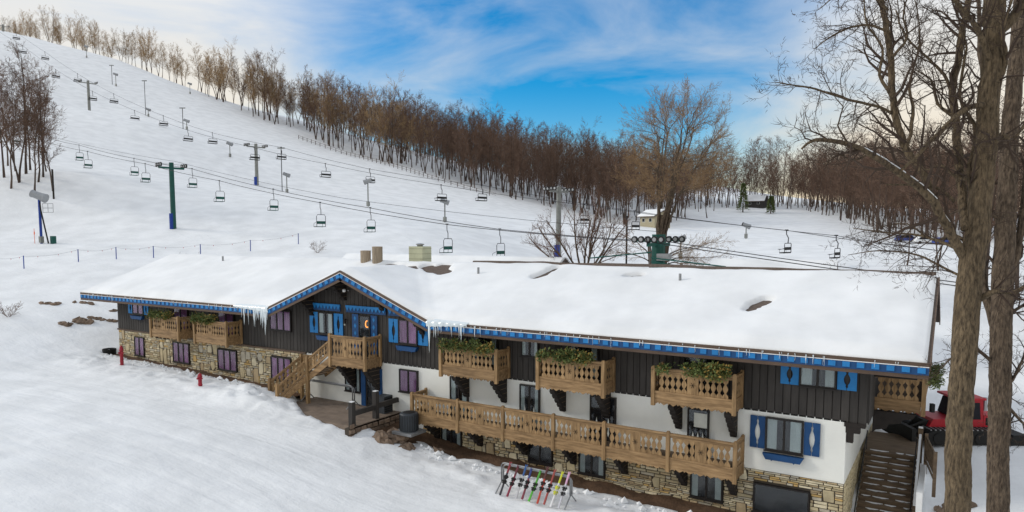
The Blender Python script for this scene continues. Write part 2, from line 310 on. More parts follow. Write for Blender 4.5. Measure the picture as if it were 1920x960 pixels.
# dirt strip at the foot of the house
def sheet(name, x0, x1, y0, y1, fz, mats, step=.2):
    xs = np.arange(x0, x1+step/2, step); ys = np.arange(y0, y1+step/2, step); b = MB()
    A, B = np.meshgrid(xs, ys); Zs = fz(A, B); b.v = [tuple(p) for p in np.stack([A, B, Zs], -1).reshape(-1, 3)]
    for j in range(len(ys)-1):
        for i in range(len(xs)-1): k = j*len(xs)+i; b.f.append((k, k+1, k+len(xs)+1, k+len(xs))); b.mi.append(0)
    return b.build(name, mats, smooth=True)
d = sheet('dirt_bed', -58.3, -36.2, 30.3, 32.05, lambda x, y: gbase(x)+.02+.22*fbm(x*1.3, y*1.5, 3)*.5, M_DIRT); tag(d, 'strip of bare brown dirt between the snow and the far stone wall', kind='structure')
d = sheet('dirt_bed', -27.9, -3.4, 29.6, 32.05, lambda x, y: gbase(x)+.02+.3*fbm(x*1.1, y*1.3, 4)*.6+.12*sstep(30.6, 31.6, y), M_DIRT); tag(d, 'strip of bare brown dirt under the long timber balcony', kind='structure')
# ---------------------------------------------------------------- chalet
YW = 32.0; EY = 30.7; RY = 38.8; EZ = 8.1; RZ = 10.93; PM = (RZ-EZ)/(RY-EY); GXC = -31.4; GW = 6.8; GZP = 10.75; PG = (GZP-EZ)/GW
XL, XR = -61.3, -.72
def roofz(x, y):
    zm = RZ-np.abs(y-RY)*PM; zg = np.where(y < RY, GZP-np.abs(x-GXC)*PG, -99); return np.maximum(zm, zg)
chalet = empty('chalet', (-30.5, 38, 0)); tag(chalet, 'long chalet with snowy roof, blue trim, carved balconies and stone base', 'chalet')
b = MB(); b.box(-58.2, -3.62, YW, 45.6, -1.5, 5.2); b.build('stucco_wall', M_STUCCO, chalet)
b = MB(); b.prism([(YW+.05, 5.2), (45.6, 5.2), (45.6, 8.2), (RY, 10.6), (YW+.05, 8.2)], lambda y, z, x: (x, y, z), -58.3, -2.84)
b.prism([(-37.6, 8.2), (-25.2, 8.2), (GXC, 10.4)], lambda x, z, y: (x, y, z), YW+.05, 38)
upper = b.build('upper_wall', M_DARK, chalet)
# vertical siding boards, each its own piece
wmesh = {}
def board(x, w, zt):
    k = (round(w, 2), round(zt, 2))
    if k not in wmesh:
        q = MB(); t = .05; c = .012
        q.prism([(0, 0), (c, -t), (w-.016-c, -t), (w-.016, 0)], lambda a, bb, z: (a, bb, z), 0, k[1]-5.14); wmesh[k] = q.mesh('siding_board', M_DARK)
    inst('siding_board', wmesh[k], upper, (x, YW+.05, 5.14))
x = -58.3
while x < -2.9:
    w = min(.33, -2.84-x); xm = x+w/2; zt = 8.3
    if abs(xm-GXC) < GW-.2: zt = max(8.3, round((GZP-abs(xm-GXC)*PG-.22)*5)/5)
    board(x, w, zt); x += .33
# side boards of the right end
q = MB(); q.box(0, .04, 0, .31, 0, 3.05); sbm = q.mesh('siding_board', M_DARK)
y = YW+.1
while y < 45.3: inst('siding_board', sbm, upper, (-2.84, y, 5.14)); y += .33
# roof deck, soffit and ridge
def grid_roof(xs, ys, zf, thick):
    b = MB(); nx, ny = len(xs), len(ys); A, B = np.meshgrid(xs, ys); Zt = zf(A, B)
    for k in (0, 1):
        for j in range(ny):
            for i in range(nx): b.v.append((float(xs[i]), float(ys[j]), float(Zt[j, i]-k*thick)))
    n = nx*ny
    for j in range(ny-1):
        for i in range(nx-1):
            k = j*nx+i; b.f.append((k, k+1, k+nx+1, k+nx)); b.f.append((n+k, n+k+nx, n+k+nx+1, n+k+1))
    for i in range(nx-1):
        for j in (0, ny-1): k = j*nx+i; b.f.append((k, k+1, n+k+1, n+k))
    for j in range(ny-1):
        for i in (0, nx-1): k = j*nx+i; b.f.append((k, k+nx, n+k+nx, n+k))
    b.mi = [0]*len(b.f); return b
xs = np.unique(np.r_[np.linspace(XL, GXC-GW, 40), np.linspace(GXC-GW, GXC, 24), np.linspace(GXC, GXC+GW, 24), np.linspace(GXC+GW, XR, 40)])
ys = np.unique(np.r_[np.linspace(EY, RY, 36), np.linspace(RY, 46.9, 10)])
roof = grid_roof(xs, ys, roofz, .16).build('roof', M_SHING, chalet)
# eave trim: fascia, white drip edge, blue band with dentil blocks, lower board
def trim(p, q_, n0):
    p = np.array(p, float); q_ = np.array(q_, float); d = q_-p; ln = np.linalg.norm(d); d /= ln; up = np.array([-d[2], 0, d[0]]); up = up if up[2] > 0 else -up
    def strip(name, h0, h1, y0, y1, mt, par):
        b = MB(); c = lambda s, h, y: tuple(p+d*s+up*h+np.array([0, y, 0]))
        b.add([c(0, h0, y0), c(ln, h0, y0), c(ln, h1, y0), c(0, h1, y0), c(0, h0, y1), c(ln, h0, y1), c(ln, h1, y1), c(0, h1, y1)], [(0, 1, 2, 3), (7, 6, 5, 4), (0, 4, 5, 1), (3, 2, 6, 7), (0, 3, 7, 4), (1, 5, 6, 2)])
        return b.build(name, mt, par)
    ft = strip('fascia_board', -.12, .02, -.06, .0, M_FASC, chalet); strip('drip_edge', -.15, -.12, -.075, -.0, mat_white, ft)
    bt = strip('blue_trim_band', -.45, -.15, -.05, -.0, M_NAVY, chalet); strip('lower_board', -.60, -.452, -.035, .03, M_FASC, ft)
    s = .1
    while s < ln-.3:
        b = MB(); c = lambda ss, h, y: tuple(p+d*ss+up*h+np.array([0, y, 0])); e = s+.27
        b.add([c(s, -.38, -.085), c(e, -.38, -.085), c(e, -.17, -.085), c(s, -.17, -.085), c(s, -.38, -.05), c(e, -.38, -.05), c(e, -.17, -.05), c(s, -.17, -.05)], [(0, 1, 2, 3), (0, 4, 5, 1), (3, 2, 6, 7), (0, 3, 7, 4), (1, 5, 6, 2)])
        b.build('dentil_block', M_BLUE, bt); s += .52
mat_white = mat('white_paint', (.75, .76, .76), .5, .05, 3, 0)
trim((XL, EY, EZ), (GXC-GW, EY, EZ), 0); trim((GXC-GW, EY, EZ), (GXC, EY, GZP), 0); trim((GXC, EY, GZP), (GXC+GW, EY, EZ), 0); trim((GXC+GW, EY, EZ), (XR, EY, EZ), 0)
for xe in (XL, XR):
    s_ = -1 if xe == XL else 1
    b = MB(); b.add([(xe, EY, EZ-.3), (xe+s_*.05, EY, EZ-.3), (xe+s_*.05, EY, EZ+.02), (xe, EY, EZ+.02), (xe, RY, RZ-.3), (xe+s_*.05, RY, RZ-.3), (xe+s_*.05, RY, RZ+.02), (xe, RY, RZ+.02), (xe, 46.9, EZ-.3), (xe+s_*.05, 46.9, EZ-.3), (xe+s_*.05, 46.9, EZ+.02), (xe, 46.9, EZ+.02)],
        [(0, 1, 2, 3), (0, 4, 5, 1), (1, 5, 6, 2), (2, 6, 7, 3), (3, 7, 4, 0), (4, 8, 9, 5), (5, 9, 10, 6), (6, 10, 11, 7), (7, 11, 8, 4), (8, 11, 10, 9)]); b.build('barge_board', M_FASC, chalet)
# ------------- snow on the roof (sinks under the shingles at the bare patches)
def on_roof(u, v, add=.15):
    d_ = ray(u, v); ts = np.linspace(25, 75, 4000); P = CAM[None]+d_[None]*ts[:, None]; k = np.argmax(P[:, 2] < roofz(P[:, 0], P[:, 1])+add); return P[k]
patches = [(on_roof(a_, b_), on_roof(c_, d_), r_) for a_, b_, c_, d_, r_ in ((722, 497, 770, 498, .34), (800, 499, 834, 510, .30), (826, 496, 838, 497, .2), (1008, 519, 1042, 503, .2), (1407, 579, 1434, 563, .2), (1178, 517, 1200, 515, .15))]
sx = np.arange(XL+.02, XR-.01, .16); sy = np.arange(EY+.02, 46.9, .14)
SX, SY = np.meshgrid(sx, sy)
zm = RZ-np.sqrt((SY-RY)**2+.02)*PM; zg = np.where(SY < RY-.2, GZP-np.sqrt((SX-GXC)**2+.05)*PG, -99); k_ = .14
base = np.maximum(zm, zg)+np.where(np.abs(zm-zg) < k_*2, (k_*2-np.abs(zm-zg))**2/(8*k_), 0)*1.6
ge = np.where((SY < RY) & (np.abs(SX-GXC) < GW), SY-EY, SY-EY)
edge = np.minimum.reduce([SX-XL, XR-SX, SY-EY, 46.9-SY])
ez_ = sstep(-.05, .75, edge)
th = .05+.05*np.clip(fbm(SX*.8, SY*.4, 3)+.2, 0, 1)+.22*ez_+ez_*(.14*fbm(SX*.22, SY*.3, 3)+.02*fbm(SX*1.4, SY*1.2, 2))
th -= .38*np.exp(-((SY-RY-.04)/.17)**2)*(.75+.5*vnoise(SX*.35, SX*0+4))     # thin at the wind-blown ridge
for pa, pb, pr_ in patches:
    ux, uy = pb[0]-pa[0], pb[1]-pa[1]; l2 = ux*ux+uy*uy; tt = np.clip(((SX-pa[0])*ux+(SY-pa[1])*uy)/l2, 0, 1); dd_ = np.hypot(SX-pa[0]-ux*tt, SY-pa[1]-uy*tt)
    th = th-.9*(1-sstep(pr_*.7, pr_*1.9, dd_*(1+.5*vnoise(SX*2.3, SY*2.3))))-.08*np.exp(-(dd_/(pr_*4))**2)
Zs = base+th
b = MB(); nx, ny = len(sx), len(sy)
b.v = [tuple(p) for p in np.stack([SX, SY, Zs], -1).reshape(-1, 3)]
for j in range(ny-1):
    for i in range(nx-1): k = j*nx+i; b.f.append((k, k+1, k+nx+1, k+nx))
n0 = len(b.v); ring = [(i, 0) for i in range(nx)]+[(nx-1, j) for j in range(1, ny)]+[(i, ny-1) for i in range(nx-2, -1, -1)]+[(0, j) for j in range(ny-2, 0, -1)]
for i, j in ring: b.v.append((float(sx[i]), float(sy[j]), float(roofz(sx[i], sy[j]))-.02))
for a in range(len(ring)):
    c = (a+1) % len(ring); b.f.append((ring[a][1]*nx+ring[a][0], n0+a, n0+c, ring[c][1]*nx+ring[c][0]))
b.mi = [0]*len(b.f)
o = b.build('roof_snow', M_RSNOW, smooth=True); tag(o, 'thick white blanket of snow lying on the chalet roof', 'snow', kind='stuff')
# ------------- icicles and the ice lip at both ends of the gable
def icicle(x, ln, r, z=EZ-.02, y=EY-.1):
    b = MB(); k = 5; pts = []; rr = []
    for i in range(k): t = i/(k-1); pts.append((x+rnd.uniform(-.012, .012), y+rnd.uniform(-.012, .012), z-ln*t)); rr.append(max(.004, r*(1-t)**.8*(1+.25*math.sin(i*2.1+x*9))))
    b.tube(pts, rr, 6); b.build('icicle', M_ICE, roof)
for i in range(30): icicle(GXC-GW+.15-abs(rnd.gauss(0, 1.5)), rnd.uniform(.3, 1.25), rnd.uniform(.025, .055))
icicle(GXC-GW-.05, 1.75, .08); icicle(GXC-GW-.3, 1.3, .07); icicle(GXC-GW-1.1, 1.3, .06)
for i in range(22): icicle(GXC+GW-.05+abs(rnd.gauss(0, 1.5)), rnd.uniform(.2, .85), rnd.uniform(.02, .05))
icicle(GXC+GW+.02, 1.7, .08); icicle(GXC+GW+2.2, 1.25, .05)
for i in range(84): icicle(rnd.choice([rnd.uniform(-60, -39.5), rnd.uniform(-23.5, -1.5)]), rnd.uniform(.1, .6)*rnd.uniform(.5, 1), rnd.uniform(.009, .022))
for xa, xb in ((GXC-GW-3.2, GXC-GW+.25), (GXC+GW-.15, GXC+GW+2.6)):
    b = MB(); npt = 22
    for i in range(npt):
        t = i/(npt-1); x = xa+(xb-xa)*t; tt = t if xa < GXC-GW-1 else 1-t; hgt = .06+.2*tt; dz = 0
        y0 = EY-.14-.03*math.sin(i*1.7); b.v += [(x, y0, EZ-.02-hgt*.9+.03*math.sin(i*2.3)), (x, y0-.04, EZ+.02), (x, EY+.1, EZ+.12+.05*tt), (x, EY+.4, EZ+.16)]
        if i: k = 4*i; b.f += [(k-4, k, k+1, k-3), (k-3, k+1, k+2, k-2), (k-2, k+2, k+3, k-1)]
    b.mi = [0]*len(b.f); b.build('ice_lip', M_ICE, roof, smooth=True)
# ------------- flagstone cladding
openings = []      # x0, x1, z0, z1 on the front wall
STW = [(-55.84, -54.5, 3.2, 4.72), (-50.65, -48.6, 3.18, 4.72), (-45.2, -43.05, 3.15, 4.66), (-39.4, -37.4, 3.1, 4.65)]
STR = [(-24.8, -23.35, .74, 1.9), (-18.97, -17.5, .85, 1.95), (-15.96, -14.5, .78, 1.92), (-10.14, -8.62, .72, 1.9), (-7.27, -4.92, .62, 1.93)]
def stones(x0, x1, zlo, zhi, holes, limit, par, key):
    res = []; z = zhi; 
    while z > -.4:
        h = rnd.choice([.08, .1, .11, .13, .16]); x = x0
        while x < x1-.02:
            w = rnd.uniform(.2, .72); w = min(w, x1-x)
            if x1-x-w < .15: w = x1-x
            xa, xb = x, x+w
            for hx0, hx1, hz0, hz1 in holes:
                if z-h < hz1 and z > hz0 and xb > hx0 and xa < hx1:
                    if xa < hx0-.08: xb = hx0
                    elif xb > hx1+.08: xa = hx1
                    else: xa = xb
            if xb-xa > .06 and z > zlo((xa+xb)/2)-.1: res.append((xa, xb, z-h, z))
            x += w
        z -= h
    return res
def stone_geo(b, xa, xb, za, zb):
    g_ = .013; w = xb-xa-g_*2; h = zb-za-g_*2; dpt = rnd.uniform(.035, .085); cx_, cz_ = (xa+xb)/2, (za+zb)/2
    j = lambda s: rnd.uniform(-s, s); c = min(.06, w*.2, h*.3) if h < .3 else min(w, h)*rnd.uniform(.22, .4)
    o_ = [(-w/2+c*rnd.random(), -h/2+j(.01)), (w/2-c*rnd.random(), -h/2+j(.012)), (w/2, -h/2+c), (w/2-c*rnd.random()*.8, h/2+j(.01)), (-w/2+c*rnd.random(), h/2+j(.012)), (-w/2, h/2-c)]
    vs = [(cx_+a, YW-.0, cz_+d2) for a, d2 in o_]+[(cx_+a*.97, YW-dpt*.8, cz_+d2*.93) for a, d2 in o_]+[(cx_+a*.82, YW-dpt+j(.008), cz_+d2*.75) for a, d2 in o_]
    fs = []
    for k in range(2):
        for i in range(6): fs.append((k*6+i, k*6+(i+1) % 6, k*6+6+(i+1) % 6, k*6+6+i))
    fs.append(tuple(range(12, 18))); b.add(vs, fs)
STCOL = [mat('stone_%s' % n_, c, .88, .22, 2.6, .5, 9, rand=.22) for n_, c in (('buff', (.52, .44, .28)), ('grey', (.46, .42, .33)), ('gold', (.54, .37, .15)), ('cream', (.62, .55, .39)), ('tan', (.43, .335, .205)))]
def stone_wall(x0, x1, ztop, holes, nparts):
    b = MB(); b.box(x0, x1, YW-.018, YW+.2, -1, ztop); par = b.build('stone_wall', M_MORT, chalet)
    L_ = stones(x0, x1, lambda x: float(gbase(x)), ztop, holes, nparts, par, 0)
    for i in range(len(L_)//16):         # some big upright flags
        k = rnd.randrange(len(L_)); xa, xb, za, zb = L_[k]
        s = rnd.uniform(.36, .55); bx = (xa, xa+s*1.1, za-.15, za-.15+s)
        if any(bx[0] < h_[1]+.05 and bx[1] > h_[0]-.05 and bx[2] < h_[3]+.05 and bx[3] > h_[2]-.05 for h_ in holes) or bx[3] > ztop or bx[1] > x1: continue
        ov_ = [s_ for s_ in L_ if s_[0] < bx[1] and s_[1] > bx[0] and s_[2] < bx[3] and s_[3] > bx[2]]
        if not ov_: continue
        bx = (bx[0], bx[1], min(s_[2] for s_ in ov_), max(s_[3] for s_ in ov_))
        if any(bx[0] < h_[1]+.02 and bx[1] > h_[0]-.02 and bx[2] < h_[3] and bx[3] > h_[2] for h_ in holes): continue
        L2 = []
        for s_ in L_:
            if s_[0] < bx[1] and s_[1] > bx[0] and s_[2] < bx[3]-.001 and s_[3] > bx[2]+.001:
                if s_[1]-bx[1] > .05: L2.append((bx[1], s_[1], s_[2], s_[3]))
                if bx[0]-s_[0] > .05: L2.append((s_[0], bx[0], s_[2], s_[3]))
            else: L2.append(s_)
        L_ = L2+[bx]
    L_.sort(key=lambda s_: -(s_[1]-s_[0])*(s_[3]-s_[2])*(1/(15+abs(s_[0]))**2))
    for s_ in L_[:nparts]:
        q = MB(); stone_geo(q, *s_); q.build('stone', rnd.choices(STCOL, (5, 3, 1, 3, 3))[0], par, ((s_[0]+s_[1])/2, YW, s_[2]))
    if len(L_) > nparts:
        q = MB()
        for s_ in L_[nparts:]: q.cur = rnd.choices(range(5), (5, 3, 1, 3, 3))[0]; stone_geo(q, *s_)
        o = q.build('stone_cladding', STCOL, par); o['kind'] = 'stuff'
stone_wall(-26.2, -3.62, 2.5, STR, 300); stone_wall(-58.2, -36.0, 5.16, STW, 0)
q = MB(); q.box(-58.3, -36.0, YW-.1, YW, 5.1, 5.2); q.build('stone_cap', M_FASC, chalet)
# right-hand side of the stone base
b = MB()
zz = 2.5
while zz > -.4:
    yy = YW; h = rnd.choice([.13, .17, .2, .24])
    while yy < 44:
        w = rnd.uniform(.3, .8); q = MB(); p0 = (-3.62, yy, zz-h); dp = rnd.uniform(.04, .09)
        b.add([(-3.62, yy+.01, zz-h+.01), (-3.62, yy+w-.01, zz-h+.01), (-3.62, yy+w-.01, zz-.01), (-3.62, yy+.01, zz-.01), (-3.62+dp, yy+.03, zz-h+.03), (-3.62+dp, yy+w-.03, zz-h+.03), (-3.62+dp, yy+w-.03, zz-.03), (-3.62+dp, yy+.03, zz-.03)], [(4, 5, 6, 7), (0, 1, 5, 4), (1, 2, 6, 5), (2, 3, 7, 6), (3, 0, 4, 7)]); yy += w
    zz -= h
o = b.build('end_wall_stones', STCOL[0], chalet); o['kind'] = 'stuff'
# ------------- windows and doors
def notch_board(w, h, t, side, mt, name='b'):     # half a shutter with half of the vase-shaped hole on one side
    prof = [(0, 0), (.10, 0), (.16, .35), (.24, .2), (.36, .8), (.5, 1.0), (.62, .8), (.76, .2), (.84, .35), (.90, 0), (1, 0)]
    n_ = w*.33
    poly = [(0, 0)]+[(w-n_*a, h*t_) for t_, a in prof]+[(0, h)]
    if side < 0: poly = [(-a, bb) for a, bb in poly]
    return poly
def window(x0, x1, z0, z1, panes=2, curtain_or_reflection=None, shutters=0, planter=False, Y=YW, name='window', blue=None, half=False, lattice=False):
    w, h = x1-x0, z1-z0; b = MB(); f_ = .07; ya, yb = Y-.15, Y-.001
    b.box(x0, x1, ya, yb, z0, z0+f_); b.box(x0, x1, ya, yb, z1-f_, z1); b.box(x0, x0+f_, ya, yb, z0+f_, z1-f_); b.box(x1-f_, x1, ya, yb, z0+f_, z1-f_)
    pw = (w-2*f_)/panes
    for i in range(1, panes): b.box(x0+f_+pw*i-.045, x0+f_+pw*i+.045, ya-.003, yb, z0+f_, z1-f_)
    b.box(x0-.05, x1+.05, ya-.05, ya, z0-.05, z0+.01)
    fr = b.build(name, M_FRAME, chalet, (x0, Y, z0))
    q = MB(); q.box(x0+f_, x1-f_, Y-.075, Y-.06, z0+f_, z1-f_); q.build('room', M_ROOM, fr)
    for i in range(panes):
        a, c = x0+f_+pw*i+(.045 if i else 0), x0+f_+pw*(i+1)-(.045 if i < panes-1 else 0)
        q = MB(); q.box(a, c, Y-.122, Y-.116, z0+f_, z1-f_); q.build('pane', M_GLASS, fr)
        if curtain_or_reflection is not None:
            cw = (c-a)*rnd.uniform(.5, .72) if not half else (c-a)*.45
            s_ = a if (i % 2 == 0) else c-cw
            if curtain_or_reflection is M_PURP: s_, cw = a, (c-a)
            n_ = 14; q = MB()
            for k in range(n_+1):
                xx = s_+cw*k/n_; yy = Y-.09+.012*math.sin(k*2.4); q.v += [(xx, yy, z0+f_), (xx, yy, z1-f_)]
                if k: q.f.append((2*k-2, 2*k, 2*k+1, 2*k-1)); q.mi.append(0)
            q.build('curtain_or_reflection', curtain_or_reflection, fr, smooth=True)
    if shutters:
        sw = shutters; mt = blue or M_BLUE
        for s0 in (x0-sw-.03, x1+.03):
            q = MB(); hw = sw/2-.012
            q.prism(notch_board(hw, h*.98, 1, 1, mt), lambda a, bb, t: (s0+a, t, z0+.01*h+bb), Y-.09, Y-.051)
            q.prism(notch_board(hw, h*.98, 1, -1, mt), lambda a, bb, t: (s0+sw+a, t, z0+.01*h+bb), Y-.09, Y-.051)
            q.build('shutter', mt, fr)
    if planter:
        zt = z0-.12; q = MB(); q.prism([(x0-.08, zt), (x1+.08, zt), (x1-.06, zt-.26), (x1-.28, zt-.26), (x1-.3, zt-.31), (x1-.36, zt-.26), (x0+.36, zt-.26), (x0+.3, zt-.31), (x0+.28, zt-.26), (x0+.06, zt-.26)], lambda a, bb, t: (a, t, bb), Y-.30, Y-.052); q.build('planter_box', M_NAVY, fr)
    if lattice:
        for k in range(3):
            q = MB(); cx_ = x0+w*(.27+.23*k); q.prism([(cx_+s*dx, z0+.12+h*.45*t) for s, seq in ((1, 1), (-1, -1)) for dx, t in ([(.0, 0), (.05, .2), (.015, .45), (.05, .7), (.0, 1)][::seq])], lambda a, bb, t: (a, t, bb), Y-.132, Y-.124); q.build('fretwork', M_CURT, fr)
    return fr
for a in STW: window(*a, panes=3 if a[1]-a[0] > 1.8 else 2, curtain_or_reflection=M_PURP)
for i, a in enumerate(STR[:4]): window(*a, curtain_or_reflection=M_CURT if i != 1 else None, half=True)
window(*STR[4], panes=1)
window(-55.9, -54.4, 6.55, 7.5, curtain_or_reflection=M_PURP, shutters=.62, planter=True)
window(-39.4, -37.3, 6.46, 7.84, panes=3, curtain_or_reflection=M_PURP)
window(-34.7, -33.35, 6.56, 7.95, curtain_or_reflection=M_CURT, shutters=.78, planter=True)
window(-27.95, -26.5, 6.47, 7.92, curtain_or_reflection=M_PURP, shutters=.74, planter=True)
window(-19.42, -18.35, 6.5, 7.6, curtain_or_reflection=M_CURT, half=True)
window(-5.5, -4.05, 6.5, 7.42, curtain_or_reflection=M_CURT, shutters=.74)
window(-6.82, -5.27, 3.5, 4.97, curtain_or_reflection=M_CURT, shutters=.64, planter=True, blue=M_NAVY)
window(-27.92, -26.52, 3.58, 4.94, curtain_or_reflection=M_PURP)
window(-32.4, -31.1, 3.1, 4.8, curtain_or_reflection=M_CURT, half=True)
window(-24.15, -22.9, 2.75, 4.9, curtain_or_reflection=M_CURT, name='balcony_door')
window(-19.5, -18.28, 2.75, 4.98, curtain_or_reflection=M_CURT, name='balcony_door', half=True, lattice=True)
window(-15.35, -13.95, 2.75, 4.9, curtain_or_reflection=None, name='balcony_door', lattice=True)
window(-10.33, -9.33, 2.75, 4.92, panes=1, curtain_or_reflection=None, name='balcony_door', lattice=True)
for xa, xb in ((-22.6, -20.9), (-16.6, -14.9), (-10.6, -8.9)): window(xa, xb, 5.75, 7.7, curtain_or_reflection=M_CURT if xa < -12 else None, name='balcony_door', half=True)
for xa in (-50.4, -45.0): window(xa, xa+1.8, 5.75, 7.7, curtain_or_reflection=M_PURP, name='balcony_door')
q = MB(); q.box(-9.72-.3, -9.72+.32, YW-.135, YW-.124, 4.05, 4.72); o = q.build('door_blind', M_CURT, chalet)
# entrance door on the gable, blue painted posts beside it
dr = window(-31.15, -30.2, 5.6, 7.95, panes=1, name='entrance_door')
for xa in (-31.72, -30.17):
    q = MB(); q.box(xa, xa+.52, YW-.1, YW-.051, 5.6, 8.0); s_ = q.build('door_post_panel', M_NAVY, dr)
    for k in range(5):
        q = MB(); zc = 5.9+k*.46; xc_ = xa+.26; q.prism([(xc_-.1, zc), (xc_, zc-.16), (xc_+.1, zc), (xc_, zc+.16)], lambda a, bb, t: (a, t, bb), YW-.112, YW-.1); q.build('diamond', M_BLUE, dr)
M_SIGN = bpy.data.materials.new('lit_sign'); M_SIGN.use_nodes = True; bs = M_SIGN.node_tree.nodes['Principled BSDF']; bs.inputs['Emission Color'].default_value = (1, .35, .08, 1); bs.inputs['Emission Strength'].default_value = 1.6; bs.inputs['Base Color'].default_value = (.6, .2, .05, 1)
q = MB(); q.tube([(-30.42+.13*math.cos(t), YW-.14, 7.45+.2*math.sin(t)) for t in [k*math.pi/9-math.pi*.5*0 for k in range(4, 16)]], .03, 5); q.build('neon_letter', M_SIGN, dr)
ld = window(-30.6, -29.75, 2.35, 4.6, panes=1, name='lower_door')
for xa in (-31.0, -29.72):
    q = MB(); q.box(xa, xa+.36, YW-.16, YW-.001, 2.3, 4.75); q.build('door_post_panel', M_NAVY, ld)
# scalloped valance across the gable
def valance(xa, xb):
    q = MB(); q.box(xa, xb, YW-.09, YW-.045, 8.08, 8.52); p = q.build('valance', M_NAVY, chalet); n_ = max(1, int((xb-xa)/.3)); w = (xb-xa)/n_
    for k in range(n_):
        q = MB(); c = xa+w*(k+.5); q.prism([(c-w/2, 8.52), (c+w/2, 8.52), (c+w/2, 8.42), (c+w*.32, 8.33), (c+w*.12, 8.22), (c, 8.19), (c-w*.12, 8.22), (c-w*.32, 8.33), (c-w/2, 8.42)][::-1], lambda a, bb, t: (a, t, bb), YW-.12, YW-.091); q.build('scallop', M_BLUE, p)
valance(-35.75, -32.75); valance(-32.25, -28.95); valance(-28.75, -27.1)
# porch lamp, cable, spot light
q = MB(); q.lathe([(.05, 0), (.09, .03), (.07, .22), (.1, .24), (.02, .34)], (-32.25, YW-.2, 7.35), 8); q.bar((-32.25, YW-.05, 7.6), (-32.25, YW-.2, 7.68), .04, .04); l_ = q.build('porch_lamp', M_FRAME, chalet)
q = MB(); q.lathe([(.035, 0), (.06, .05), (.05, .14)], (-32.25, YW-.2, 7.24), 8); q.build('lamp_glass', M_CURT, l_)
q = MB(); q.lathe([(.03, 0), (.1, .04), (.1, .16), (.03, .2)], (-32.1, YW-.35, 9.35), 8); q.bar((-32.1, YW, 9.45), (-31.8, YW-.3, 9.45), .04, .04); q.build('flood_lamp', mat_white, chalet)
# ------------- carved corbels (profile in the Y-Z plane)
def corbel(x, ztop, hgt, proj, w=.28, steps=5, y=YW, name='corbel', mt=None):
    pts = [(0, 0)]
    for k in range(steps):
        a0 = proj*(1-k/steps); a1 = proj*(1-(k+1)/steps)*.98+.08; z0 = -hgt*k/steps; z1 = -hgt*(k+1)/steps
        pts += [(-a0, z0-.0), (-a0-.03, z0+(z1-z0)*.45), (-a0+.05*proj, z0+(z1-z0)*.85), (-(a0+a1)/2, z1)]
    pts += [(0, -hgt)]
    q = MB(); q.prism([(y+a, ztop+bb) for a, bb in pts], lambda a, bb, t: (t, a, bb), x-w/2, x+w/2); c = q.build(name, mt or M_DBEAM, chalet)
    for k in range(1, steps):
        zk = ztop-hgt*k/steps; q = MB(); q.box(x-w/2-.008, x+w/2+.008, y-proj*(1-k/steps)*.95, y-.002, zk-.012, zk+.012); q.build('timber_joint', M_WORN, c)
for x in (-23.0, -20.5, -16.9, -14.4, -10.75, -8.2): corbel(x, 5.2, 1.35, 1.25)
for x in (-25.0, -22.0, -19.1, -16.2, -13.4, -10.4, -8.1): corbel(x, 2.22, 1.0, 1.15, .26, 4, YW-.1)
for x in (-31.7, -29.6): corbel(x, 5.0, 1.6, 1.4, .35, 6)
for x in (-35.3, -32.4, -29.2, -26.1):
    zt = GZP-abs(x-GXC)*PG-.3; corbel(x, zt, 1.25, 1.25, .3, 5)
corbel(-50.9, 5.2, .3, 1.2, .3, 2)
q = MB(); q.box(-3.7, -2.9, YW-.05, YW+.35, 4.98, 5.16); q.box(-3.64, -3.1, YW-.03, YW+.3, 4.72, 4.98); q.box(-3.6, -3.35, YW-.02, YW+.25, 4.3, 4.72); q.build('corner_corbel', M_DBEAM, chalet)
for yy in (34.2, 38, 41.5):
    q = MB(); q.prism([(-2.84, 5.3), (-1.2, 5.3), (-1.3, 5.1), (-1.7, 5.0), (-1.75, 4.85), (-2.2, 4.75), (-2.3, 4.55), (-2.7, 4.45), (-2.84, 4.3)][::-1], lambda a, bb, t: (a, t, bb), yy, yy+.3); q.build('corbel', M_DBEAM, chalet)
# ------------- balconies
SP = .262; PKH = {}
def picket_mesh(h):
    k = round(h, 2)
    if k not in PKH:
        hw = SP/2-.003; pr = [(0, 1), (.10, 1), (.16, .86), (.27, .26), (.40, .70), (.5, .93), (.60, .70), (.73, .26), (.84, .86), (.90, 1), (1, 1)]
        poly = [(hw*a, h*t) for t, a in pr]+[(-hw*a, h*t) for t, a in pr[::-1]]
        q = MB(); q.prism(poly, lambda a, bb, t: (a, t, bb), -.01, .01); PKH[k] = q.mesh('picket', M_OAK)
    return PKH[k]
def scallop_apron(b, s0, s1, z0, z1, mp_):
    n_ = max(2, int(round((s1-s0)/.46))); w = (s1-s0)/n_; poly = [(s0, z1)]
    for k in range(n_):
        a = s0+w*k
        for t, dz in ((.02, 0), (.2, .05), (.38, .10), (.5, .03), (.62, .10), (.8, .05), (.98, 0)): poly.append((a+w*t, z0+dz))
    poly += [(s1, z1)]
    b.prism(poly, mp_[0], mp_[1], mp_[2])
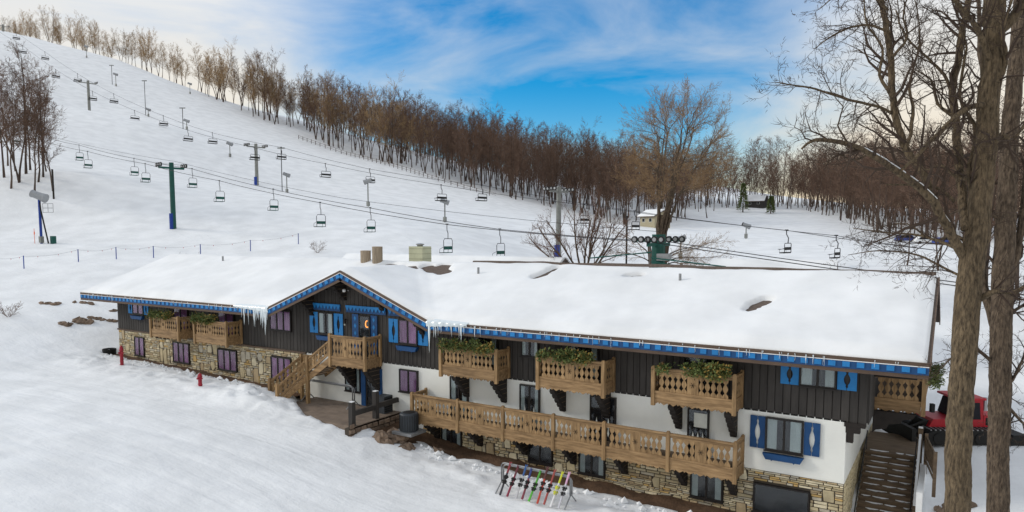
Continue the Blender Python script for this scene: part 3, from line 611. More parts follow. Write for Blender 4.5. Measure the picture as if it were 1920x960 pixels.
def rail_run(par, p, q_, z0, zt, star=True, endgap=.07):      # pickets + rails between two posts, along X or Y
    p = Vector(p); q_ = Vector(q_); d = (q_-p); ln = d.length; d.normalize(); rz = math.atan2(d.y, d.x)
    rt = MB(); rt.bar((p.x, p.y, zt-.05), (q_.x, q_.y, zt-.05), .13, .09); rt.build('top_rail', M_OAKH, par)
    rt = MB(); rt.bar((p.x, p.y, zt-.16), (q_.x, q_.y, zt-.16), .05, .09); rt.build('upper_rail', M_OAKH, par)
    rt = MB(); rt.bar((p.x, p.y, z0+.02), (q_.x, q_.y, z0+.02), .09, .10); rt.build('bottom_rail', M_OAKH, par)
    zb = z0+.072; h = zt-.207-zb; us = ln-2*endgap; n_ = int(us/SP); st = (ln-n_*SP)/2; pm = picket_mesh(h)
    mid = n_//2 if (star and n_ >= 8) else -9
    for k in range(n_):
        c = p+d*(st+SP*(k+.5))
        if k in (mid, mid-1):
            if k == mid:
                c = p+d*(st+SP*k); q = MB(); q.box(-SP+.004, SP-.004, -.017, .017, 0, h); inst('star_panel', q.mesh('star_panel', M_OAK), par, (c.x, c.y, zb), rz)
                q = MB(); s_ = -1
                for a in (0, 60, 120): dx, dz = math.cos(R_(a))*.13, math.sin(R_(a))*.13; q.bar((-dx, -.021, h/2-dz), (dx, -.021, h/2+dz), .008, .035, (0, 1, 0))
                inst('star_ornament', q.mesh('star_ornament', M_DBEAM), par, (c.x, c.y, zb), rz)
            continue
        inst('picket', pm, par, (c.x, c.y, zb), rz)
def post(par, x, y, z0, zt, w=.17):
    q = MB(); h = w/2; q.box(x-h, x+h, y-h, y+h, z0, zt); q.prism([(-h, 0), (h, 0), (h*.5, .05), (-h*.5, .05)], lambda a, bb, t: (x+a, y+t, zt+bb), -h*.8, h*.8); q.build('post', M_OAK, par)
def balcony(x0, x1, yf, yb, zb, zt, xposts, sides=(True, True), name='balcony'):
    zf = zb+.5; b = MB(); b.box(x0+.05, x1-.05, yf+.06, yb-.055, zf-.12, zf); dk = b.build(name, M_WORN, chalet, (x0, yf, zf))
    xs_ = [x0]+list(xposts)+[x1]
    for x in xs_: post(dk, x, yf, zb-.06, zt+.03)
    for a, c in zip(xs_, xs_[1:]):
        rail_run(dk, (a+.085, yf, 0), (c-.085, yf, 0), zf+.06, zt)
        q = MB(); scallop_apron(q, a+.086, c-.086, zb, zf+.03, (lambda s, z, t: (s, t, z), yf-.03, yf+.03)); q.build('apron', M_OAKH, dk)
    for x, on in ((x0, sides[0]), (x1, sides[1])):
        if not on: continue
        post(dk, x, yb-.14, zb+.05, zt+.03, .14)
        rail_run(dk, (x, yf+.085, 0), (x, yb-.21, 0), zf+.06, zt)
        q = MB(); scallop_apron(q, yf+.086, yb-.21, zb, zf+.03, (lambda s, z, t: (t, s, z), x-.03, x+.03)); q.build('apron', M_OAKH, dk)
    return dk
for a, c in ((-51.3, -47.85), (-45.9, -42.35), (-23.8, -20.15), (-17.65, -14.05), (-11.55, -7.88)): balcony(a, c, 30.62, YW-.05, 5.2, 6.88, [])
balcony(-25.88, -7.78, 30.62, YW, 2.2, 3.95, [-22.68, -19.75, -16.75, -13.98, -10.8], name='long_balcony')
cb = balcony(-32.2, -29.33, 30.48, YW-.05, 4.92, 6.85, [], (False, True), name='entrance_balcony')
# end balcony on the right gable wall
b = MB(); b.box(-2.8, -1.0, 34.4, 41.5, 5.62, 5.75); eb = b.build('end_balcony', M_WORN, chalet)
for yy in (34.35, 41.5):
    post(eb, -.95, yy, 5.25, 7.0); rail_run(eb, (-2.8, yy, 0), (-1.04, yy, 0), 5.8, 6.95, False)
    q = MB(); scallop_apron(q, -2.8, -1.04, 5.28, 5.78, (lambda s, z, t: (s, t, z), yy-.03, yy+.03)); q.build('apron', M_OAKH, eb)
rail_run(eb, (-.95, 34.45, 0), (-.95, 41.4, 0), 5.8, 6.95, False)
q = MB(); q.box(-2.84, -1.2, 33.6, 33.85, 6.9, 7.25); q.build('purlin_end', M_DBEAM, chalet)
# ------------- entrance stair: flight down along the wall, landing, second flight
b = MB(); b.prism([(-34.15, 30.5), (-34.15, 31.9), (-35.5, 31.9), (-35.8, 31.35), (-34.35, 30.5)], lambda a, bb, t: (a, bb, t), 3.96, 4.08); es = b.build('entrance_stair', M_WORN, chalet)
def flight(pa, pb, qa, qb, n_):        # pa-pb: top edge ends, qa-qb: bottom edge ends
    pa, pb, qa, qb = map(Vector, (pa, pb, qa, qb))
    for k in range(n_):
        t0_, t1_ = k/n_, (k+1.25)/n_; z = pa.z+(qa.z-pa.z)*(k+1)/n_; q = MB()
        c = [pa.lerp(qa, t0_), pb.lerp(qb, t0_), pb.lerp(qb, t1_), pa.lerp(qa, t1_)]; q.add([(p.x, p.y, z-.05) for p in c]+[(p.x, p.y, z) for p in c], [(0, 1, 2, 3), (4, 5, 6, 7), (0, 1, 5, 4), (1, 2, 6, 5), (2, 3, 7, 6), (3, 0, 4, 7)]); q.build('step', M_WORN, es)
    for a_, c_ in ((pa, qa), (pb, qb)):
        q = MB(); q.bar(a_+Vector((0, 0, -.14)), c_+Vector((0, 0, -.14)), .06, .36); q.build('stringer', M_OAKH, es)
def slope_rail(p, q_):
    p, q_ = Vector(p), Vector(q_); d = q_-p; hl = math.hypot(d.x, d.y); hx = Vector((d.x/hl, d.y/hl, 0)); sl = d.z/hl; nr = Vector((-hx.y, hx.x, 0))
    for nm, dz, w, h in (('top_rail', .98, .13, .1), ('bottom_rail', .2, .08, .09)):
        q = MB(); q.bar(p+Vector((0, 0, dz)), q_+Vector((0, 0, dz)), w, h); q.build(nm, M_OAKH, es)
    n_ = max(2, int(hl/(SP*.95))); hw = hl/n_*.49; pr = [(0, 1), (.10, 1), (.28, .34), (.5, .94), (.72, .34), (.90, 1), (1, 1)]
    for k in range(n_):
        c = p.lerp(q_, (k+.5)/n_); poly = [(hw*a, .24+.69*t+sl*hw*a) for t, a in pr]+[(-hw*a, .24+.69*t-sl*hw*a) for t, a in pr[::-1]]
        q = MB(); q.prism(poly, lambda a, bb, t: tuple(c+hx*a+nr*t+Vector((0, 0, bb))), -.012, .012); q.build('picket', M_OAK, es)
flight((-32.2, 30.5, 5.42), (-32.2, 31.85, 5.42), (-34.2, 30.5, 4.08), (-34.2, 31.85, 4.08), 7)
flight((-34.3, 30.45, 4.06), (-35.8, 31.4, 4.06), (-35.45, 29.15, 2.5), (-37.15, 29.95, 2.5), 8)
slope_rail((-32.3, 30.48, 5.42), (-34.1, 30.48, 4.2)); slope_rail((-34.35, 30.4, 4.02), (-35.4, 29.2, 2.55)); slope_rail((-35.85, 31.35, 4.02), (-37.1, 29.98, 2.55)); slope_rail((-34.6, 31.9, 4.1), (-35.8, 31.45, 4.1))
for x_, y_, z0_, z1_, w_ in ((-34.2, 30.45, 2.2, 5.3, .2), (-35.82, 31.4, 2.2, 5.15, .17), (-35.45, 29.12, 2.1, 3.65, .19), (-37.15, 29.93, 2.2, 3.65, .18)): post(es, x_, y_, z0_, z1_, w_)
# ------------- chimneys and vents on the roof
P = np.array([-28.2, 40.6, 10.2]); P = onY(788, 497, 39.6)
q = MB(); q.box(P[0]-.62, P[0]+.62, P[1]-.5, P[1]+.5, 10.1, 12.05); ch = q.build('block_chimney', M_CHIM, chalet)
for k in range(5):
    q = MB(); z = 10.45+k*.36; q.box(P[0]-.63, P[0]+.63, P[1]-.51, P[1]+.51, z, z+.012); q.build('mortar_joint', M_MORT, ch)
q = MB(); q.lathe([(.2, 0), (.22, .1), (.3, .12), (.3, .18), (.1, .22)], (P[0], P[1], 12.05), 10); q.build('chimney_cap', M_GREY, ch)
for u, v, r, h in ((686, 500, .36, .85), (708, 503, .36, 1.15)):
    P = onY(u, v, 38.2); zb_ = float(roofz(P[0], P[1])); q = MB(); q.lathe([(r, -.4), (r, h), (r*1.08, h+.01), (r*1.08, h+.06), (r*.8, h+.07)], (P[0], P[1], zb_+.1), 14); c = q.build('barrel_chimney', M_BARREL, chalet)
    for k in range(14):
        t = 2*math.pi*(k+.5)/14; q = MB(); x_, y_ = P[0]+math.cos(t)*r*.985, P[1]+math.sin(t)*r*.985; q.bar((x_, y_, zb_), (x_, y_, zb_+.1+h*.99), .05, .03, (math.cos(t), math.sin(t), 0)); q.build('stave', M_BARREL, c)
for u, v in ((418, 490), (897, 514), (1275, 528)):
    P = on_roof(u, v, .2); q = MB(); q.lathe([(.075, -.5), (.075, .42), (.06, .43)], P, 8); q.build('vent_pipe', M_GREY, chalet)
q = MB(); nseg = 60
for k in range(nseg+1):
    x = -27.3+(XR+27.2)*k/nseg; h_ = RZ+.27+.07*float(fbm(np.array([x*.5]), np.array([2.0]), 2)[0]); q.v += [(x, RY-.22, h_-.16), (x, RY-.1, h_), (x, RY+.1, h_), (x, RY+.22, h_-.16)]
    if k: a = 4*k; q.f += [(a-4, a, a+1, a-3), (a-3, a+1, a+2, a-2), (a-2, a+2, a+3, a-1)]; q.mi += [0, 0, 0]
q.build('ridge_cap', M_SHING, chalet)
# rear wing: its snowy ridge shows over the main roof
rw = empty('rear_wing', (-38, 52, 5)); tag(rw, 'rear wing whose low snowy roof shows just above the chalet ridge', 'building')
b = MB(); b.box(-50, -27.5, 47.2, 54, 3, 8.6); b.build('wall', M_DARK, rw)
b = MB(); b.prism([(46.9, 8.3), (51, 10.95), (55, 8.3), (55, 8.1), (51, 10.75), (46.9, 8.1)], lambda y, z, x: (x, y, z), -51, -26.8); b.build('roof', M_SHING, rw)
b = MB(); b.prism([(46.95, 8.32), (46.95, 8.5), (50.6, 10.98), (51, 11.06), (51.4, 10.98), (54.95, 8.5), (54.95, 8.32), (51, 10.97)], lambda y, z, x: (x, y, z), -50.9, -26.9); b.build('snow_cover', M_RSNOW, rw)
# ---------------------------------------------------------------- greenery in the balcony boxes
def greenery(x0, x1, label, yf=30.55, z=6.9):
    r = random.Random(int(abs(x0)*10)); b = MB(); n_ = int((x1-x0)*620); cl = [(r.uniform(x0, x1), r.uniform(.2, .52)) for _ in range(int((x1-x0)*6))]
    for k in range(n_):
        cx_, hh = r.choice(cl); x = cx_+r.gauss(0, .16); x = min(max(x, x0-.1), x1+.1); y = yf+r.gauss(-.03, .13); t = r.random()
        zz_ = z-.1+hh*t*1.15-(.25*r.random() if y < yf-.1 else 0); 
        d = Vector((r.gauss(0, 1), r.gauss(-.25, .8), r.gauss(.5, .7))).normalized(); sd = d.cross(Vector((r.random(), r.random(), r.random()))).normalized(); ln = r.uniform(.09, .21); w = ln*.26
        p = Vector((x, y, zz_)); b.cur = 1 if (r.random() < .10 or (cx_ > x1-.8 and r.random() < .25)) else 0
        b.add([p, p+d*ln*.5+sd*w, p+d*ln, p+d*ln*.5-sd*w], [(0, 1, 2, 3)])
    o = b.build('balcony_greenery', [M_LEAF, M_LEAFY]); tag(o, label, 'greenery', 'greenery along the balcony rails')
    t = MB(); t.box(x0+.05, x1-.05, yf+.1, yf+.32, z-.26, z-.03); t.build('trough', M_WORN, o)
greenery(-51.2, -48.6, 'leafy green garland on the small balcony beside the purple shuttered window')
greenery(-45.8, -43.0, 'leafy green garland on the balcony beside the long icicles')
greenery(-23.7, -20.4, 'leafy green garland on the balcony next to the central gable icicles')
greenery(-17.5, -14.3, 'leafy green garland on the middle one of three balconies above the long balcony')
greenery(-11.5, -8.2, 'leafy garland with yellow leaves on the balcony above the arched door')
b = MB(); r = random.Random(5)
for k in range(1000):
    t = r.uniform(0, 1); p = Vector((-.5+r.gauss(0, .1), 31.2+r.gauss(0, .16), 7.2+.8*t+r.gauss(0, .05))); d = Vector((r.gauss(0, 1), r.gauss(0, 1), r.gauss(-.3, .6))).normalized(); sd = d.cross(Vector((r.random(), r.random(), .3))).normalized(); ln = r.uniform(.1, .22)
    b.add([p, p+d*ln*.5+sd*.02, p+d*ln, p+d*ln*.5-sd*.02], [(0, 1, 2, 3)])
o = b.build('evergreen_swag', M_LEAF); tag(o, 'dark evergreen swag hanging at the corner of the chalet eave', 'greenery')
# ---------------------------------------------------------------- terrace at the entrance
b = MB(); b.prism([(-35.2, 31.98), (-35.2, 30.2), (-31.6, 28.02), (-27.85, 28.0), (-27.85, 31.98)], lambda a, bb, t: (a, bb, t), 1.2, 2.32); te = b.build('terrace', M_PAVE); tag(te, 'wet brown paved terrace in front of the entrance door', kind='structure')
for k in range(6):
    ya_ = 28.04+k*.66; xa_ = max(-35.1, -35.2+(30.25-ya_)/.6); q = MB(); q.box(xa_, -27.9, ya_, ya_+.6, 2.321, 2.335); q.build('paving_slab', M_PAVE, te)
rw_ = empty('rail_fence', (-28.1, 29.6, 2.3)); tag(rw_, 'heavy dark timber rail fence at the edge of the terrace', 'fence')
for y, h in ((28.1, 1.35), (30.0, 1.6)):
    q = MB(); q.box(-28.22, -27.94, y-.14, y+.14, 1.5, 2.32+h); p = q.build('post', M_DARK, rw_)
    q = MB(); q.box(-28.2, -27.96, y-.12, y+.12, 2.32+h, 2.32+h+.03); q.build('snow_cap', M_RSNOW, p)
for ya, yb_, z in ((28.24, 29.86, 3.0), (30.14, 31.9, 3.05)):
    q = MB(); q.box(-28.16, -28.0, ya, yb_, z-.14, z+.14); q.build('beam', M_DARK, rw_)
wl = MB(); wl.box(-28.15, -27.85, 27.6, 31.9, .6, 2.3); w_ = wl.build('retaining_wall', M_MORT); tag(w_, 'low brown stone retaining wall beside the terrace and the air conditioner', 'wall')
for k in range(46):
    y = 27.65+(k % 9)*.47+rnd.uniform(-.05, .05); z = .85+(k//9)*.28; q = MB(); w = rnd.uniform(.36, .46); dd = rnd.uniform(.05, .14)
    q.add([(-27.85, y, z), (-27.85, y+w, z), (-27.85, y+w, z+.25), (-27.85, y, z+.25), (-27.85+dd, y+.05, z+.04), (-27.85+dd, y+w-.05, z+.03), (-27.85+dd*.8, y+w-.06, z+.2), (-27.85+dd, y+.04, z+.21)], [(4, 5, 6, 7), (0, 1, 5, 4), (1, 2, 6, 5), (2, 3, 7, 6), (3, 0, 4, 7)]); q.build('stone', M_ROCK, w_)
def rock(c, s, par=None, mt=None, seed=0, flat=.75):
    r = random.Random(seed); q = MB(); n_, m_ = 9, 6; vs = []; fs = []
    ph = [r.uniform(0, 6) for _ in range(6)]
    for j in range(m_+1):
        la = math.pi*j/m_-math.pi/2
        for i in range(n_):
            lo = 2*math.pi*i/n_; k = 1+.22*math.sin(lo*2+ph[0])+.16*math.sin(lo*3+la*3+ph[1])+.14*math.sin(la*4+ph[2])+r.uniform(-.08, .08)
            vs.append((c[0]+s*k*math.cos(la)*math.cos(lo), c[1]+s*k*math.cos(la)*math.sin(lo)*.85, c[2]+s*flat*k*math.sin(la)))
    for j in range(m_):
        for i in range(n_): i2 = (i+1) % n_; fs.append((j*n_+i, j*n_+i2, (j+1)*n_+i2, (j+1)*n_+i))
    q.add(vs, fs); return q.build('boulder', mt or M_ROCK, par)
for k in range(17):
    x = -26.9+rnd.random()*3.3; y = 29.6-rnd.random()*1.3+(x+27)*.25; o = rock((x, y, max(.6, 1.75-(x+27)*.33)+rnd.uniform(-.2, .25)), rnd.uniform(.28, .5), None, None, k); tag(o, 'rusty brown boulder heaped below the air conditioner', 'boulder', 'boulders heaped below the air conditioner')
# rock ledges in the snow bank left of the house
for k, (u, v, D, s) in enumerate(((118, 634, 62, .55), (130, 634, 62, .6), (150, 633, 63, .9), (165, 631, 63, .8), (172, 626, 64, .45), (184, 625, 64, .5), (195, 626, 64, .4), (206, 624, 64, .45), (214, 620, 64, .5), (80, 613, 66, .45), (92, 610, 66, .5), (107, 609, 66, .6), (142, 606, 67, .4), (158, 603, 67, .5), (172, 600, 67, .55), (213, 594, 66, .45))):
    P = atD(u, v, D); zz_ = tz(P[0], P[1]); o = rock((P[0], P[1], zz_-.05), s*.75, None, M_ROCK, 100+k, .55); tag(o, 'dark boulder half buried in the snow bank beyond the house end', 'boulder', 'boulders in the snow bank')
# ---------------------------------------------------------------- air conditioners
ac = empty('air_conditioner', (-25.6, 30.0, 2.0)); tag(ac, 'round dark grey air conditioner unit on a slab beside the boulders', 'air conditioner')
q = MB(); q.box(-26.3, -24.9, 29.35, 30.65, 1.85, 2.0); q.build('slab', M_GREY, ac)
M_AC = mat('slate_grey_metal', (.035, .042, .05), .5, .15, 4, 0)
q = MB(); q.lathe([(.50, 0), (.52, .05), (.52, .95), (.49, 1.0), (.36, 1.03)], (-25.6, 30.0, 2.0), 24); q.build('casing', M_AC, ac)
q = MB(); q.lathe([(.34, 1.032), (.30, 1.06), (.06, 1.07)], (-25.6, 30.0, 2.0), 16); q.build('fan_grille', M_BLACK, ac)
for k in range(24):
    t = 2*math.pi*k/24; q = MB(); x_, y_ = -25.6+.525*math.cos(t), 30+.525*math.sin(t); q.bar((x_, y_, 2.08), (x_, y_, 2.92), .02, .03, (math.cos(t), math.sin(t), 0)); q.build('louvre', M_BLACK, ac)
ac2 = empty('air_conditioner', (-27.2, 31.2, 2.32)); tag(ac2, 'square dark blue grey cabinet by the white wall behind the rail fence', 'air conditioner')
q = MB(); q.box(-29.0, -28.3, 30.95, 31.7, 2.34, 3.35); q.build('casing', M_AC, ac2)
for k in range(7): q = MB(); q.box(-28.3, -28.285, 31.0, 31.65, 2.45+k*.12, 2.51+k*.12); q.build('louvre', M_BLACK, ac2)
# ---------------------------------------------------------------- hydrants, barrel
def hydrant(u, v, tall, label, z):
    P = onZ(u, v, z); z0 = tz(P[0], P[1])-.1; h = empty('fire_hydrant', (P[0], P[1], z0)); tag(h, label, 'hydrant'); s = tall/1.0
    q = MB(); q.lathe([(.17, 0), (.17, .06), (.12, .08), (.12, tall*.72), (.16, tall*.74), (.16, tall*.78), (.13, tall*.80), (.11, tall*.92), (.04, tall*.97), (.04, tall)], (P[0], P[1], z0), 14); q.build('body', M_HYD, h)
    for sx_, sy_ in ((1, 0), (-1, 0), (0, -1)):
        q = MB(); c = (P[0], P[1], z0+tall*.64); q.tube([c, (c[0]+sx_*.22, c[1]+sy_*.22, c[2])], .065, 8); q.build('outlet', M_HYD, h)
    q = MB(); q.tube([(P[0]-.2, P[1], z0+tall*.2), (P[0]+.2, P[1], z0+tall*.2)], .05, 6); q.build('flange', M_HYD, h)
hydrant(229, 690, 1.5, 'tall dark red standpipe hydrant near the far corner of the house', 3.0)
hydrant(376, 737, .95, 'short red fire hydrant standing alone in the snow', 2.5)
P = onZ(205, 661, 3.2); q = MB(); z0 = tz(P[0], P[1]); q.lathe([(.5, -.1), (.52, .42), (.48, .44), (.44, .3)], (P[0], P[1], z0), 18); o = q.build('fire_ring', M_BLACK); tag(o, 'black round fire ring in the snow by the house corner', 'fire ring')
# ---------------------------------------------------------------- ski racks
def ski_rack(x0, x1, y, z, label, hgt=1.35, name='ski_rack'):
    r = empty(name, ((x0+x1)/2, y, z)); tag(r, label, 'ski rack')
    for dy, hh in ((0, hgt), (.16, hgt-.13)):
        pts = [(x0, y+dy, z+.45), (x0, y+dy, z+hh-.14), (x0+.06, y+dy, z+hh-.04), (x0+.18, y+dy, z+hh), (x1-.18, y+dy, z+hh), (x1-.06, y+dy, z+hh-.04), (x1, y+dy, z+hh-.14), (x1, y+dy, z+.45)]
        q = MB(); q.tube(pts, .038, 8); q.build('rail', M_GREY, r, smooth=True)
    for x in (x0, x1):
        for dy in (-.55, .6): q = MB(); q.tube([(x, y+.08, z+.48), (x, y+dy, z-.02)], .032, 8); q.build('leg', M_GREY, r)
    return r
zr = tz(-16.3, 27.9)
ski_rack(-18.1, -14.4, 27.95, zr, 'grey tubular ski rack holding coloured skis in the snow')
ski_rack(-35.0, -31.0, 31.1, 2.34, 'empty grey tubular ski rack under the entrance stair')
SK = [('black and red', (.02, .02, .03), (.22, .02, .03)), ('dark red', (.2, .012, .04), (.1, .01, .02)), ('white and blue', (.45, .45, .47), (.02, .08, .24)), ('red and blue', (.18, .03, .05), (.02, .04, .18)), ('bright green', (.08, .38, .03), (.06, .3, .03)), ('orange red', (.5, .05, .02), (.08, .02, .02)), ('brick red', (.33, .06, .05), (.28, .05, .04)), ('white and yellow', (.65, .65, .66), (.5, .52, .03)), ('silver and pink', (.5, .5, .54), (.6, .35, .5))]
for i, (nm, c1, c2_) in enumerate(SK):
    x = -17.7+i*.39+(.08 if i in (2, 5) else 0); s = empty('skis', (x, 27.4, zr)); tag(s, 'pair of %s skis leaning on the ski rack' % nm, 'skis')
    ln = rnd.uniform(1.5, 1.75); base_ = Vector((x-.12, 27.4+rnd.uniform(-.06, .06), zr-.02)); top = Vector((x+.16+rnd.uniform(-.05, .08), 27.96, zr+ln*.93)); d = (top-base_).normalized(); ml = [mat('ski_%d_%d' % (i, k), c, .35, .1, 6, 0, spec=.5) for k, c in enumerate((c1, c2_))]
    side = Vector((1, 0, 0)); side = (side-d*side.dot(d)).normalized(); nr = d.cross(side)
    for j, off in enumerate((-.03, .035)):
        q = MB(); n_ = 12; vs = []; 
        for k in range(n_+1):
            t = k/n_; w = .03+.008*abs(2*t-1)**2 if t < .95 else .022; cv = .07*max(0, t-.9)/.1*1.0
            c = base_+d*ln*t+nr*(off+(-.05*max(0, (t-.88)/.12)**2 if j == 0 else .05*max(0, (t-.88)/.12)**2)); vs += [c-side*w-nr*.009, c+side*w-nr*.009, c+side*w+nr*.009, c-side*w+nr*.009]
        fs = [(0, 1, 2, 3)]
        for k in range(n_):
            a = 4*k
            for e_ in range(4): fs.append((a+e_, a+(e_+1) % 4, a+4+(e_+1) % 4, a+4+e_))
        q.add(vs, fs); q.mi = [1 if (kk-1)//4 > n_*.62 else 0 for kk in range(len(fs))]; sk = q.build('ski', ml, s)
        for tt, hh in ((.40, .10), (.54, .12)):
            c = base_+d*ln*tt+nr*(off*2.4); q = MB(); q.bar(c-d*.09, c+d*.09, .085, .07, nr); q.bar(c+d*.02-side*.09, c+d*.02+side*.09, .05, .05, nr); q.build('binding', M_BLACK if i != 7 else ml[1], sk)
# ---------------------------------------------------------------- side stairs at the right end
ss = empty('timber_stairs', (-2.3, 36, .3)); tag(ss, 'weathered timber stairs with snowy treads climbing beside the chalet end', 'stairs')
ns = 14; y0s, z0s = 33.3, .05; 
for k in range(ns):
    y = y0s+k*.31; z = z0s+(k+1)*.182
    q = MB(); q.box(-3.35, -1.2, y, y+.36, z-.07, z); st_ = q.build('step', M_WORN, ss)
    q = MB(); q.box(-3.33, -1.22, y+.03, y+.06, z-.18, z-.07); q.build('riser', M_WORN, ss)
    q = MB(); xs0 = -3.25+rnd.random()*.3
    while xs0 < -1.5:
        w_ = min(rnd.uniform(.3, .9), -1.3-xs0); n_ = 8; k0 = len(q.v)
        for i in range(n_+1):
            e_w = math.sin(math.pi*i/n_)**.5; x = xs0+i*w_/n_; q.v += [(x, y+.33-.2*e_w*rnd.uniform(.6, 1), z+.003), (x, y+.26, z+.004+.02*e_w), (x, y+.35, z+.006)]
            if i: a = k0+3*i; q.f += [(a-3, a, a+1, a-2), (a-2, a+1, a+2, a-1)]; q.mi += [0, 0]
        xs0 += w_+rnd.uniform(.03, .3)
    q.build('tread_snow', M_RSNOW, st_, smooth=True)
yl = y0s+ns*.31; zl = z0s+ns*.182
q = MB(); q.box(-3.5, -1.15, yl, yl+3.6, zl-.12, zl); q.build('landing', M_WORN, ss)
q = MB(); q.bar((-1.1, y0s-.1, z0s+.1), (-1.1, yl, zl+.1), .12, .4); q.build('stringer', M_WORN, ss)
for y, h in ((y0s, 1.0), (yl, 1.35)):
    z = z0s if y == y0s else zl; q = MB(); q.box(-1.2, -1.0, y-.1, y+.1, z-.3, z+h); p = q.build('post', M_WORN, ss)
    q = MB(); q.box(-1.19, -1.01, y-.09, y+.09, z+h, z+h+.05); q.build('snow_cap', M_RSNOW, p)
q = MB(); q.bar((-1.1, y0s, z0s+.9), (-1.1, yl, zl+1.0), .12, .1); hr = q.build('rail', M_WORN, ss)
q = MB(); q.bar((-1.1, y0s+.1, z0s+.98), (-1.1, yl-.1, zl+1.07), .1, .04); q.build('rail_snow', M_RSNOW, hr)
q = MB(); q.tube([(-1.22, y0s-.1, z0s+.6), (-1.24, y0s, z0s+.75), (-1.24, yl, zl+.8), (-1.24, yl+.25, zl+.75), (-1.24, yl+.25, zl+.55)], .025, 8); q.build('handrail', M_WIRE, ss)
q = MB(); q.tube([(-3.32, y0s, z0s+.85), (-3.32, yl, zl+.9)], .025, 8); q.tube([(-3.32, y0s+.1, z0s+.1), (-3.32, y0s+.1, z0s+.85)], .02, 6); q.tube([(-3.32, yl-.1, zl), (-3.32, yl-.1, zl+.9)], .02, 6); q.build('handrail', M_WIRE, ss)
rt = MB(); rt.box(-1.02, -.8, 33.2, 37.4, -.3, 2.3); o = rt.build('retaining_wall', mat_white); tag(o, 'white retaining wall beside the timber stairs', 'wall')
lf = empty('lattice_fence', (-.6, 36, 2.3)); tag(lf, 'timber lattice fence panel between two posts beside the stairs', 'fence')
A_, B_ = Vector((-.85, 37.5, 2.35)), Vector((-.42, 34.5, 2.35)); dv = (B_-A_); dn = dv.normalized()
for p in (A_, B_): q = MB(); q.box(p.x-.07, p.x+.07, p.y-.07, p.y+.07, 1.8, 3.75); q.build('post', M_WORN, lf)
for z in (2.5, 2.75, 3.6): q = MB(); q.bar((A_.x, A_.y, z), (B_.x, B_.y, z), .05, .1); q.build('rail', M_WORN, lf)
for k in range(22):
    for s in (-1, 1):
        t = k/21*dv.length; t2 = t+s*.78
        z1_, z2_ = 2.8, 3.56
        if t2 < 0: z2_ = 2.8+.76*(t/.78); t2 = 0
        if t2 > dv.length: z2_ = 2.8+.76*((dv.length-t)/.78); t2 = dv.length
        a = A_+dn*t; c = A_+dn*t2; q = MB(); q.bar((a.x+s*.012, a.y, z1_), (c.x+s*.012, c.y, z2_), .02, .035, (1, .1, 0)); q.build('lath', M_WORN, lf)
for k, (x, y) in enumerate(((-.2, 34.0), (.15, 34.3), (.5, 34.2), (.9, 34.5))): o = rock((x, y, tz(x, y)+.05), .22, None, M_ROCK, 300+k); tag(o, 'small stone at the foot of the lattice fence', 'stone', 'stones by the lattice fence')
# ---------------------------------------------------------------- snow groomer behind the big trees
sc = empty('snow_groomer', (1.4, 43.5, 2.3)); gz = 2.3
tag(sc, 'red tracked snow groomer parked behind the bare tree trunks', 'snow groomer')
gx0, gy0 = .1, 43.0
def GP(l, w, z): l, w, z = l*.86, w*.86, z*.86; return (gx0+l*.86+w*.51, gy0+l*.51-w*.86, gz+z)       # l along its length (to the right), w towards the camera
def gbox(l0, l1, w0, w1, z0, z1, nm, mt, par=sc, tl=0, tr=0):
    q = MB(); q.add([GP(l0, w0, z0), GP(l1, w0, z0), GP(l1, w1, z0), GP(l0, w1, z0), GP(l0+tl, w0, z1), GP(l1-tr, w0, z1), GP(l1-tr, w1, z1), GP(l0+tl, w1, z1)], [(0, 3, 2, 1), (4, 5, 6, 7), (0, 1, 5, 4), (1, 2, 6, 5), (2, 3, 7, 6), (3, 0, 4, 7)]); return q.build(nm, mt, par)
for w0, w1 in ((-1.6, -.7), (.7, 1.6)):
    q = MB(); prof = [(-2.3, .35), (-2.0, .08), (1.9, .08), (2.4, .4), (2.2, .85), (1.8, .95), (-1.8, .95), (-2.25, .75)]
    q.prism(prof, lambda a, bb, t: GP(a, t, bb), w0, w1); tk = q.build('track', M_BLACK, sc)
    for k in range(16):
        t = k/16; l_ = -2.1+4.3*t; q = MB(); q.bar(GP(l_, w0-.03, .96), GP(l_, w1+.03, .96), .06, .06); q.build('grouser', M_GREY, tk)
    for k in range(5):
        q = MB(); c = -1.6+k*.8; ce = GP(c, w1 if w1 > 0 else w0, .45); ce2 = GP(c, (w1 if w1 > 0 else w0)+.05, .45); q.tube([ce, ce2], .3, 12); q.build('wheel', M_BLACK, tk)
gbox(-2.0, 2.3, -.7, .7, .5, 1.3, 'chassis', M_BLACK); gbox(-1.9, -.2, -1.0, 1.0, .98, 1.45, 'nose', M_RED, tl=.25)
cbx = gbox(-.3, 1.3, -1.0, 1.0, 1.0, 2.6, 'cab', M_RED, tl=.35, tr=.1)
gbox(-.05, 1.1, 1.0, 1.02, 1.45, 2.45, 'side_window', M_ROOM, cbx, .25, .1); gbox(1.3, 2.4, -1.0, 1.0, 1.0, 1.7, 'engine_cover', M_RED, tr=.25); gbox(1.4, 2.2, 1.0, 1.015, 1.1, 1.55, 'engine_grille', M_BLACK); gbox(-.36, .1, -.9, .9, 1.5, 2.45, 'windscreen', M_ROOM, cbx, .28, .1); gbox(.3, .6, -.15, .15, 2.72, 2.85, 'beacon', M_LEAFY); gbox(-.35, 1.35, -1.05, 1.05, 2.6, 2.72, 'cab_roof', M_RED)
gbox(1.45, 1.6, .6, .75, 1.9, 2.7, 'exhaust', M_GREY); gbox(-1.9, -1.7, .95, 1.2, 1.9, 2.4, 'mirror', M_BLACK)
q = MB()
